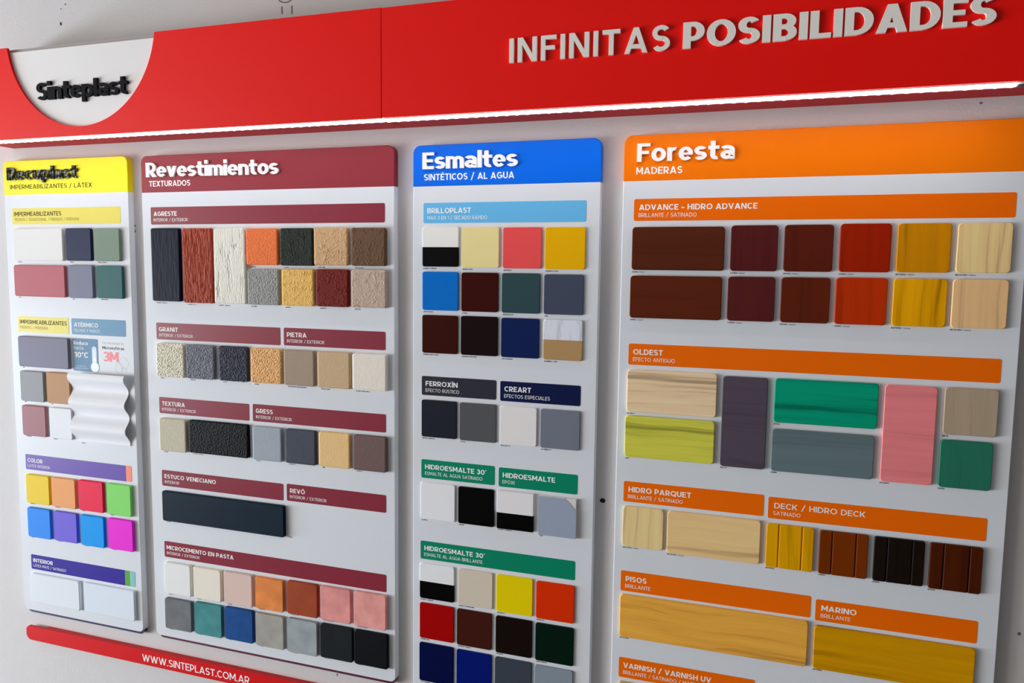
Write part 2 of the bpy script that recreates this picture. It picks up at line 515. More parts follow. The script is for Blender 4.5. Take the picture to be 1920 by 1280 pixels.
# small flaws in the wall: they belong to the wall
M_HOLE = mat('dark_hole', '171411', 0.9)
def dot(name, x, z, rx, rz, m=M_HOLE, depth=0.0006):
    pts = [(x + rx * math.cos(2 * math.pi * i / 12), z + rz * math.sin(2 * math.pi * i / 12)) for i in range(12)]
    return MB().prism(pts, YW - depth, YW + 0.004).build(name, m, wall, (x, YW, z))
M_SCUFF = mat('grey_scuff', '6f6664', 0.9)
dot('screw_hole', -0.2407, 1.2203, 0.0048, 0.0040)
dot('nail_hole', -1.3770, 2.0870, 0.0017, 0.0036)
dot('nail_hole', -1.3630, 2.1240, 0.0014, 0.0013, M_SCUFF)
dot('nail_hole', -1.3750, 2.1160, 0.0011, 0.0011, M_SCUFF)
dot('nail_hole', -1.2040, 1.6800, 0.0016, 0.0022, M_SCUFF)
dot('nail_hole', -1.2045, 1.6690, 0.0018, 0.0026, M_SCUFF)
dot('nail_hole', -0.7503, 0.8205, 0.0007, 0.0022, M_SCUFF)
dot('nail_hole', 0.2720, 1.8370, 0.0014, 0.0014, M_SCUFF)
dot('nail_hole', 0.3660, 1.0920, 0.0020, 0.0022, M_SCUFF)
# a pencilled circle with two strokes hanging from it, above the red boards
M_PEN = mat('pencil_line', '7d7170', 0.9)
g = Glyph(0.0022); g.A(-0.8425, 2.0990, 0.0215, 0.0215, 195, 345); g.V(-0.8405, 2.083, 2.096)
g.V(-0.8510, 2.058, 2.071); g.D(-0.8300, 2.056, -0.8298, 2.071)
pm = MB()
for q in g.p:
    pm.add([(a, YW - 0.0004, b) for a, b in q], [(0, 1, 2, 3)])
pm.build('pencil_mark', M_PEN, wall, (-0.8425, YW, 2.09))

# ------------------------------------------------------------------ the four display panels
M_INK = mat('black_ink', '101012', 0.6, .1)
M_WHITE_INK = mat('white_ink', 'fffdfa', 0.6, .1)
M_WHITE_LET = mat('white_acrylic', 'fdfcfa', 0.5, .2)

def panel(name, x0, x1, zb, zh, zt, r, hdr, edge, label, hrough=0.36):
    p = empty('display_panel', ((x0 + x1) / 2, YP, zb), label, 'display panel', 'paint display panels')
    rb = 0.011
    o = rrect(x0, x1, zb, zh, (rb, rb, 0, 0))
    i = rrect(x0 + .0008, x1 - .0008, zb + .0008, zh, (rb, rb, 0, 0))
    MB().prism(o, YP, YW - .0003, 0.0008, i).build('board', M_BOARD, p, ((x0 + x1) / 2, YP, zb))
    o = rrect(x0, x1, zh, zt, (0, 0, r, r), 7)
    i = rrect(x0 + .0008, x1 - .0008, zh, zt - .0008, (0, 0, r, r), 7)
    h = MB().prism(o, YP, YW - .0003, 0.0008, i).build('header', mat('header_' + hdr, hdr, hrough, .18), p, ((x0 + x1) / 2, YP, zh))
    if edge:
        o = rrect(x0 + .004, x1 - .002, zb - .0068, zb + 0.02, (rb, rb, 0, 0))
        MB().prism(o, YP + .0048, YW - .0003).build('bottom_edge', mat('edge_' + edge, edge, 0.4), p, ((x0 + x1) / 2, YP, zb))
    return p, h

P_REC, H_REC = panel('r', -1.5390, -1.2052, 0.8345, 1.7457, 1.8162, .0135, 'f8ee10', '1d1b52',
    'narrow white display panel with yellow header, leftmost on the wall')
P_REV, H_REV = panel('v', -1.1717, -0.6178, 0.8370, 1.7432, 1.8140, .0135, '96323c', '5c1430',
    'wide white display panel with burgundy header and textured samples')
P_ESM, H_ESM = panel('e', -0.5820, -0.2530, 0.8360, 1.7415, 1.8108, .0135, '006cea', None,
    'narrow white display panel with blue header and glossy colour squares')
P_FOR, H_FOR = panel('f', -0.2172, 0.3360, 0.8360, 1.7415, 1.8120, .0135, 'ff7c00', None,
    'wide white display panel with orange header and stained wood samples')

# header writing: raised titles letter by letter, printed subtitles
M_BLACKGLOSS = mat('black_gloss_film', '08090c', 0.16, 0.3, wavy_gloss)
lettering('title', 'Recuplast', -1.5249, -1.3312, 1.7760, .0262, .26, YP, M_BLACKGLOSS, H_REC, .0035, 'title_letter', .03)
lettering('subtitle', 'IMPERMEABILIZANTES / LÁTEX', -1.5205, -1.2971, 1.7575, .0090, .15, YP, mat('brown_ink', '42360c', 0.6, .05), H_REC)
lettering('title', 'Revestimientos', -1.1566, -0.8520, 1.7727, .0276, .25, YP, M_WHITE_LET, H_REV, .0035, 'title_letter', .035, z1=1.7705)
lettering('subtitle', 'TEXTURADOS', -1.1524, -1.0535, 1.7547, .0108, .19, YP, M_WHITE_INK, H_REV)
lettering('title', 'Esmaltes', -0.5629, -0.3916, 1.7702, .0278, .25, YP, M_WHITE_LET, H_ESM, .0035, 'title_letter', .04)
lettering('subtitle', 'SINTÉTICOS / AL AGUA', -0.5614, -0.3983, 1.7515, .0108, .19, YP, M_WHITE_INK, H_ESM)
lettering('title', 'Foresta', -0.1963, -0.0500, 1.7706, .0280, .25, YP, M_WHITE_LET, H_FOR, .0035, 'title_letter', .06)
lettering('subtitle', 'MADERAS', -0.1973, -0.1264, 1.7518, .0108, .19, YP, M_WHITE_INK, H_FOR)

# printed section labels: x0,x1,z0,z1, colour, title, title x0,x1, subtitle, sub x0,x1, ink
BURG, ORNG, GREEN = '8e2b3c', 'ff7000', '008a66'
LAB = [
 (P_REC, -1.5186, -1.2263, 1.6839, 1.7175, 'ecdc5c', 'IMPERMEABILIZANTES', -1.5127, -1.3818, 'TECHOS / TRADICIONAL / FIBRADO / PERDURA', -1.512, -1.3343, 'd'),
 (P_REC, -1.5170, -1.3748, 1.4560, 1.4897, 'ecdc5c', 'IMPERMEABILIZANTES', -1.5111, -1.3792, 'FRENTES / PERDURA', -1.5112, -1.4322, 'd'),
 (P_REC, -1.3667, -1.2237, 1.4563, 1.4897, '5f93b4', 'ATÉRMICO', -1.3601, -1.2956, 'TECHOS Y MUROS', -1.3602, -1.2917, 'w'),
 (P_REC, -1.5144, -1.2219, 1.1553, 1.1888, '6c52b0', 'COLOR', -1.5085, -1.4653, 'LÁTEX INTERIOR', -1.5087, -1.4451, 'w'),
 (P_REC, -1.5122, -1.2223, 0.9306, 0.9637, '33249c', 'INTERIOR', -1.5064, -1.449, 'LÁTEX MATE / SATINADO', -1.5067, -1.4117, 'w'),
 (P_REV, -1.1506, -0.6365, 1.6811, 1.7148, BURG, 'AGRESTE', -1.1436, -1.0872, 'INTERIOR / EXTERIOR', -1.144, -1.0616, 'w'),
 (P_REV, -1.1458, -0.8560, 1.4549, 1.4881, BURG, 'GRANIT', -1.1395, -1.0925, 'INTERIOR / EXTERIOR', -1.1392, -1.0573, 'w'),
 (P_REV, -0.8484, -0.6361, 1.4553, 1.4885, BURG, 'PIETRA', -0.8414, -0.7989, 'INTERIOR / EXTERIOR', -0.8413, -0.7614, 'w'),
 (P_REV, -1.1445, -0.9289, 1.3058, 1.3386, BURG, 'TEXTURA', -1.1375, -1.081, 'INTERIOR / EXTERIOR', -1.138, -1.0549, 'w'),
 (P_REV, -0.9209, -0.6358, 1.3062, 1.3395, BURG, 'GRESS', -0.9139, -0.8755, 'INTERIOR / EXTERIOR', -0.9137, -0.8337, 'w'),
 (P_REV, -1.1436, -0.8548, 1.1567, 1.1894, BURG, 'ESTUCO VENECIANO', -1.1372, -1.011, 'INTERIOR', -1.1368, -1.1008, 'w'),
 (P_REV, -0.8475, -0.6360, 1.1578, 1.1907, BURG, 'REVÓ', -0.8401, -0.8072, 'INTERIOR / EXTERIOR', -0.8403, -0.7606, 'w'),
 (P_REV, -1.1429, -0.6361, 1.0078, 1.0410, BURG, 'MICROCEMENTO EN PASTA', -1.1376, -0.9731, 'INTERIOR / EXTERIOR', -1.137, -1.0556, 'w'),
 (P_ESM, -0.5622, -0.2757, 1.6792, 1.7134, '6cc0f0', 'BRILLOPLAST', -0.555, -0.4742, 'MAX 3 EN 1 / SECADO RÁPIDO', -0.5546, -0.4452, 'w'),
 (P_ESM, -0.5650, -0.4256, 1.3799, 1.4136, '30303b', 'FERROXÍN', -0.5576, -0.4969, 'EFECTO RÚSTICO', -0.5576, -0.494, 'w'),
 (P_ESM, -0.4186, -0.2787, 1.3789, 1.4130, '0a1646', 'CREART', -0.411, -0.3636, 'EFECTOS ESPECIALES', -0.4114, -0.3307, 'w'),
 (P_ESM, -0.5657, -0.4270, 1.2308, 1.2644, GREEN, 'HIDROESMALTE 30´', -0.5584, -0.4424, 'ESMALTE AL AGUA SATINADO', -0.5584, -0.4495, 'w'),
 (P_ESM, -0.4197, -0.2807, 1.2299, 1.2634, GREEN, 'HIDROESMALTE', -0.4124, -0.3193, 'EPÓXI', -0.4128, -0.3911, 'w'),
 (P_ESM, -0.5671, -0.2820, 1.0820, 1.1153, GREEN, 'HIDROESMALTE 30´', -0.5595, -0.4438, 'ESMALTE AL AGUA BRILLANTE', -0.5599, -0.4482, 'w'),
 (P_FOR, -0.1992, 0.3196, 1.6798, 1.7138, ORNG, 'ADVANCE - HIDRO ADVANCE', -0.1912, -0.0144, 'BRILLANTE / SATINADO', -0.1917, -0.1029, 'w'),
 (P_FOR, -0.2017, 0.3162, 1.4523, 1.4861, ORNG, 'OLDEST', -0.1942, -0.1474, 'EFECTO ANTIGUO', -0.1944, -0.1285, 'w'),
 (P_FOR, -0.2038, 0.0131, 1.2275, 1.2613, ORNG, 'HIDRO PARQUET', -0.1957, -0.0962, 'BRILLANTE / SATINADO', -0.1963, -0.1089, 'w'),
 (P_FOR, 0.0196, 0.3128, 1.2257, 1.2592, ORNG, 'DECK / HIDRO DECK', 0.0285, 0.1561, 'SATINADO', 0.0274, 0.0664, 'w'),
 (P_FOR, -0.2047, 0.0874, 1.0768, 1.1111, ORNG, 'PISOS', -0.1964, -0.1624, 'BRILLANTE', -0.197, -0.1556, 'w'),
 (P_FOR, 0.0942, 0.3105, 1.0741, 1.1076, ORNG, 'MARINO', 0.1026, 0.1516, 'BRILLANTE', 0.1021, 0.1436, 'w'),
 (P_FOR, -0.2041, 0.0114, 0.9279, 0.9623, ORNG, 'VARNISH / VARNISH UV', -0.1966, -0.0547, 'BRILLANTE / SATINADO / MATE', -0.1965, -0.0790, 'w'),
 (P_FOR, 0.0190, 0.3090, 0.9270, 0.9590, ORNG, None, 0, 0, None, 0, 0, 'w'),
]
M_DARK_INK = mat('dark_olive_ink', '3c3010', 0.6, .05)
M_PALE_OLIVE = mat('thin_olive_ink', '8a7c2c', 0.6, .05)
YL = YP - 0.0003
def plate(x0, x1, z0, z1, r, m, name, parent, y=YL, yb=YP):
    return MB().prism(rrect(x0, x1, z0, z1, r, 4), y, yb).build(name, m, parent, ((x0 + x1) / 2, YP, (z0 + z1) / 2))
for (p, x0, x1, z0, z1, c, ti, a0, a1, su, b0, b1, ink) in LAB:
    rough = 0.34 if c == BURG else 0.40
    b = plate(x0, x1, z0, z1, .0028, mat('label_' + c, c, rough, .26 if c == BURG else .15), 'section_label', p)
    if not ti: continue
    h = z1 - z0
    dk = ink == 'd'
    z_t = z1 - .51 * h; z_s = z1 - .825 * h
    if dk: z_t = z1 - .475 * h; z_s = z1 - .785 * h
    th = .15 if ti.startswith('DECK') else (.16 if dk else .20)
    lettering('label_title', ti, a0, a1, z_t, .255 * h, th, YL, M_DARK_INK if dk else M_WHITE_INK, b)
    lettering('label_subtitle', su, b0, b1, z_s, .178 * h, .10 if dk else .115, YL, M_PALE_OLIVE if dk else M_WHITE_INK, b)
# coloured end stripes of the two violet labels
plate(-1.2362, -1.2219, 1.1553, 1.1888, (0, .0028, .0028, 0), mat('label_coral', 'ff7f55', .4), 'label_stripe', P_REC, YL - .00008)
plate(-1.2489, -1.2356, 0.9306, 0.9637, 0, mat('label_green', '4fa800', .4), 'label_stripe', P_REC, YL - .00008)
plate(-1.2357, -1.2223, 0.9306, 0.9637, (0, .0028, .0028, 0), mat('label_aqua', '86ccca', .4), 'label_stripe', P_REC, YL - .00010)

# printed thermometer box and the note with bubbles beside it
M_STEEL = mat('label_steel_blue', '5787aa', .45, .15)
M_PALE = mat('pale_blue_ink', 'dbe9f0', .4)
M_LIGHTBLUE = mat('light_blue_ink', 'a4c4d8', .4)
tb = plate(-1.3666, -1.2986, 1.3800, 1.4484, .0026, M_STEEL, 'thermometer_label', P_REC)
lettering('label_title', 'Reduce', -1.3632, -1.3242, 1.4350, .0075, .20, YL, M_WHITE_INK, tb)
lettering('label_title', 'hasta', -1.3628, -1.3372, 1.4252, .0072, .11, YL, M_WHITE_INK, tb)
lettering('label_title', '10ºC', -1.3622, -1.3246, 1.4085, .0113, .21, YL, M_WHITE_INK, tb)
lettering('label_subtitle', 'LA TEMPERATURA', -1.3622, -1.3333, 1.3898, .0017, .15, YL, M_WHITE_INK, tb)
lettering('label_subtitle', 'INTERIOR DEL AMBIENTE', -1.3620, -1.3263, 1.3852, .0017, .15, YL, M_WHITE_INK, tb)
def blob(cx, cz, r, m, name, parent, y):
    pts = [(cx + r * math.cos(2 * math.pi * i / 28), cz + r * math.sin(2 * math.pi * i / 28)) for i in range(28)]
    return MB().prism(pts, y, YP).build(name, m, parent, (cx, YP, cz))
plate(-1.3145, -1.3020, 1.3900, 1.4330, .0060, M_LIGHTBLUE, 'thermometer_tube', tb, YL - .0001)
plate(-1.3106, -1.3062, 1.4080, 1.4265, .0021, mat('pale_blue_ink_tube', 'c8dce8', .4), 'thermometer_tube', tb, YL - .00014)
plate(-1.3118, -1.3046, 1.3930, 1.4100, .0008, M_PALE, 'thermometer_tube', tb, YL - .00016)
blob(-1.3078, 1.3895, .0112, M_LIGHTBLUE, 'thermometer_bulb', tb, YL - .00018)
blob(-1.3078, 1.3895, .0098, M_PALE, 'thermometer_bulb', tb, YL - .00022)
M_GREY_INK = mat('grey_ink', '8d8f98', .5)
lettering('note_text', 'Con tecnología de', -1.2868, -1.2302, 1.4392, .0052, .09, YP, M_GREY_INK, P_REC)
lettering('note_text', 'Microesferas', -1.2868, -1.2292, 1.4287, .0062, .17, YP, mat('charcoal_ink', '34353e', .6, .05), P_REC)
lettering('note_text', '3M', -1.2852, -1.2445, 1.4032, .0205, .27, YP, mat('red_ink', 'e4434f', .45), P_REC, gap=-.02)
M_BUB = mat('bubble_ink', 'b9c0c6', .4)
for cx, cz, r in ((-1.2318, 1.4020, .0118), (-1.2440, 1.3915, .0105), (-1.2318, 1.3880, .0062)):
    g = Glyph(.0009); g.A(cx, cz, r, r, 0, 360); g.A(cx, cz, r * .72, r * .72, 30, 80)
    bm_ = MB()
    for q in g.p:
        bm_.add([(a, YP - .00012, b) for a, b in q], [(0, 1, 2, 3)])
    bm_.build('note_bubble', M_BUB, P_REC, (cx, YP, cz))
# faint line printed beside the stucco board, and its colour name
lettering('caption', 'EV-304A', -0.8450, -0.8370, 1.0855, .0022, .24, YP, M_INK, P_REV)

# ------------------------------------------------------------------ samples
def disp(kind, x, z, seed):
    """relief height (0..1) of a textured coating at (x, z) metres"""
    x *= 1.22; z *= 1.22
    if kind.startswith('groove'):
        a = noise.noise((x * 420, seed, z * 34)); c = noise.noise((x * 620, seed + 5, z * 160))
        if kind == 'groove':
            return .38 * a + .16 * c
        if kind == 'groove2':
            k = noise.noise((x * 230 + 4, seed, z * 24))
            return .75 * a + .3 * c - max(0, .16 - abs(k)) * 4.5
        k = noise.noise((x * 190 + 9, seed, z * 21)); m = noise.noise((x * 60, seed + 2, z * 30))
        return .12 * a + .25 * c - max(0, .12 - abs(k)) * 13 * max(0, .22 + m)
    if kind == 'worm1':
        return .6 * noise.noise((x * 480, seed, z * 480)) + .35 * noise.noise((x * 230, seed, z * 230))
    if kind == 'worm2':
        u = (x + z) * .7; w_ = (z - x) * .7
        return .9 * noise.noise((u * 210, seed, w_ * 470)) + .35 * noise.noise((x * 520, seed, z * 520))
    if kind == 'swirl':
        wx = noise.noise((x * 60, seed + 3, z * 60)) * .011; wz = noise.noise((x * 60, seed + 8, z * 60)) * .011
        n = noise.noise(((x + wx) * 170, seed, (z + wz) * 170)); m = noise.noise((x * 90, seed + 4, z * 90))
        return .9 * max(0, 1 - abs(n) * 7) * max(.1, .6 + m) + .26 * noise.noise((x * 520, seed, z * 520)) + .12 * noise.noise((x * 240, seed, z * 240))
    if kind in ('grain', 'grain2'):
        k = 1.0 if kind == 'grain' else .7
        return k * (1.0 * noise.noise((x * 430, seed, z * 270)) + .5 * noise.noise((x * 720, seed, z * 620)))
    return .25 * noise.noise((x * 420, seed, z * 420)) + .14 * noise.noise((x * 800, seed, z * 800))

def slab(x0, x1, z0, z1, t, r=.0045, bev=.0012, y=YP):
    mb = MB()
    return mb.prism(rrect(x0, x1, z0, z1, r), y - t, y, bev, rrect(x0 + bev, x1 - bev, z0 + bev, z1 - bev, max(.0008, r - bev * .6)))

def relief_slab(x0, x1, z0, z1, t, kind, seed, amp, cell=.00075):
    """slab whose front is a displaced grid that follows rounded corners"""
    nx = max(8, int((x1 - x0) / cell)); nz = max(8, int((z1 - z0) / cell))
    r = .0042; mb = MB(); vs = []
    hx, hz = (x1 - x0) / 2, (z1 - z0) / 2; cx, cz = (x0 + x1) / 2, (z0 + z1) / 2
    for j in range(nz + 1):
        for i in range(nx + 1):
            a = -hx + 2 * hx * i / nx; b = -hz + 2 * hz * j / nz
            lim = hx
            dzv = abs(b) - (hz - r)
            if dzv > 0: lim = hx - r + math.sqrt(max(0, r * r - dzv * dzv))
            px_ = a * lim / hx
            e = min(i, nx - i, j, nz - j)
            fall = (0.0, .4, .7, .9)[e] if e < 4 else 1.0
            d = disp(kind, cx + px_, cz + b, seed) * amp
            jx = d * .5 if e == 0 else 0
            yy = YP - t + (.0012, .00065, .0003, .0001)[e] - d * (.4 + .6 * fall) if e < 4 else YP - t - d
            vs.append((cx + px_ + (jx if i == nx else (-jx if i == 0 else 0)), yy, cz + b + (jx if j == nz else (-jx if j == 0 else 0))))
    W_ = nx + 1
    fs = [(j * W_ + i, j * W_ + i + 1, (j + 1) * W_ + i + 1, (j + 1) * W_ + i) for j in range(nz) for i in range(nx)]
    rim = [i for i in range(W_)] + [j * W_ + nx for j in range(1, nz + 1)] + [nz * W_ + i for i in range(nx - 1, -1, -1)] + [j * W_ for j in range(nz - 1, 0, -1)]
    n0 = len(vs)
    vs += [(vs[k][0], YP, vs[k][2]) for k in rim]
    m = len(rim)
    fs += [(rim[k], n0 + k, n0 + (k + 1) % m, rim[(k + 1) % m]) for k in range(m)]
    return mb.add(vs, fs)

def sample(key, x0, x1, z0, z1, t, col, kind, label, caption, group):
    cat = {'recup': 'paint sample'}.get(key, 'paint sample')
    cx, cz = (x0 + x1) / 2, (z0 + z1) / 2
    org = (cx, YP, cz)
    seed = random.uniform(0, 90)
    wood = kind.startswith('wood') or kind.startswith('deck')
    nm = 'wood_sample' if wood else 'paint_sample'
    if kind in ('groove', 'groove2', 'groove3', 'worm1', 'worm2', 'swirl', 'grain', 'grain2', 'fine', 'fine2'):
        nm = 'texture_sample'; cat = 'texture sample'
        amp = {'groove': .0007, 'groove2': .0011, 'groove3': .0012, 'worm1': .0007, 'worm2': .0010, 'swirl': .0010,
               'grain': .0012, 'grain2': .0010, 'fine': .0006, 'fine2': .0008}[kind]
        o = relief_slab(x0, x1, z0, z1, t, kind, seed, amp).build(nm, grain_mat(col, 900, .12, .62), None, org, True)
    elif kind in ('bw', 'ceramicbw', 'alugold', 'corner'):
        o = empty(nm, (cx, YP, z0), label, cat)
        if kind == 'corner':
            nm2 = 'grey_face'
            slab(x0, x1, z0, z1, t - .0006, .0015).build('ceramic_tile', mat('white_glaze', 'e9e6e2', .15), o, org)
            kx, kz = (x1 - x0) * .31, (z1 - z0) * .30
            pts = [(x0 + .0004, z0 + .0004), (x1 - .0004, z0 + .0004), (x1 - .0004, z1 - kz), (x1 - kx * .55, z1 - kz * .38), (x1 - kx, z1 - .0004), (x0 + .0004, z1 - .0004)]
            MB().prism(pts, YP - t, YP - t + .0010).build('painted_face', mat('enamel_%s' % (col,), col, .22), o, org)
        else:
            f = {'bw': .495, 'ceramicbw': .43, 'alugold': .5}[kind]
            zm = z0 + (z1 - z0) * f
            r = .0012 if kind == 'ceramicbw' else .0038
            gl = .14 if kind == 'ceramicbw' else .24
            top = mat('enamel2_%s' % (col,), col, gl, .18) if kind != 'alugold' else metal_smudge_mat(col)
            low = mat('enamel_black', '030304', gl, .14) if kind != 'alugold' else mat('enamel_gold', 'bb935f', .35)
            nt_, nl_ = ('white_half', 'black_half') if kind != 'alugold' else ('silver_half', 'gold_half')
            b = .0007
            MB().prism(rrect(x0, x1, zm, z1, (0, 0, r, r)), YP - t, YP, b, rrect(x0 + b, x1 - b, zm, z1 - b, (0, 0, r, r))).build(nt_, top, o, org)
            MB().prism(rrect(x0, x1, z0, zm - .0003, (r, r, 0, 0)), YP - t, YP, b, rrect(x0 + b, x1 - b, z0 + b, zm - .0003, (r, r, 0, 0))).build(nl_, low, o, org)
    elif kind.startswith('deck'):
        g1, g2 = x0 + (x1 - x0) * .265, x0 + (x1 - x0) * .755
        gw = .0008; mw = wood_mat(col, 'woodv2' if kind == 'deck' else 'woodv1')
        mb = MB(); b = .0008; r = .0035
        for a, c, rr in ((x0, g1 - gw, (r, 0, 0, r)), (g1 + gw, g2 - gw, 0), (g2 + gw, x1, (0, r, r, 0))):
            mb.prism(rrect(a, c, z0, z1, rr), YP - t, YP, b, rrect(a + b, c - b, z0 + b, z1 - b, rr))
        mb.box(g1 - gw, g1 + gw, YP - t * .6, YP, z0 + .0005, z1 - .0005)
        mb.box(g2 - gw, g2 + gw, YP - t * .6, YP, z0 + .0005, z1 - .0005)
        o = mb.build(nm, mw, None, org); cat = 'wood sample'
    elif wood:
        cat = 'wood sample'
        o = slab(x0, x1, z0, z1, t, .0052, .0009).build(nm, wood_mat(col, kind), None, org)
    else:
        thin = t < .004
        m = cloud_mat(col) if kind == 'cloud' else mat(('enamel_' if thin else 'paint_') + str(col), col, .22 if thin else .55, .14 if thin else .1)
        o = slab(x0, x1, z0, z1, t, .0038 if thin else .0042, .0006 if thin else .0013).build(nm, m, None, org)
    tag(o, label, cat, group)
    if caption:
        par = {'R': P_REC, 'V': P_REV, 'E': P_ESM, 'F': P_FOR}[group[0]] if False else CAP_PAR(cx)
        parts = caption.split(' / ', 1) if caption.endswith(('Brillante', 'Satinado')) else [caption]
        zc = z0 - .0041; cap = .0020; xs = x0 + .0008
        if cx < -1.2: zc = z0 - .0036; xs = x0 + .004
        elif cx < -.6: xs = x0 + .0035; zc = z0 - .0046
        _, W = layout(parts[0], .24)
        w = min((x1 - x0) * .95, W * cap * 1.05)
        lettering('caption', parts[0], xs, xs + w, zc, cap, .24, YP, M_INK, par)
        if len(parts) > 1:
            s2 = '/ ' + parts[1]; _, W2 = layout(s2, .12)
            lettering('caption', s2, xs + w + .0012, xs + w + .0012 + W2 * .0017, zc, .0018, .13, YP, M_INK, par)
    return o
def CAP_PAR(x):
    return P_REC if x < -1.2 else P_REV if x < -.6 else P_ESM if x < -.24 else P_FOR
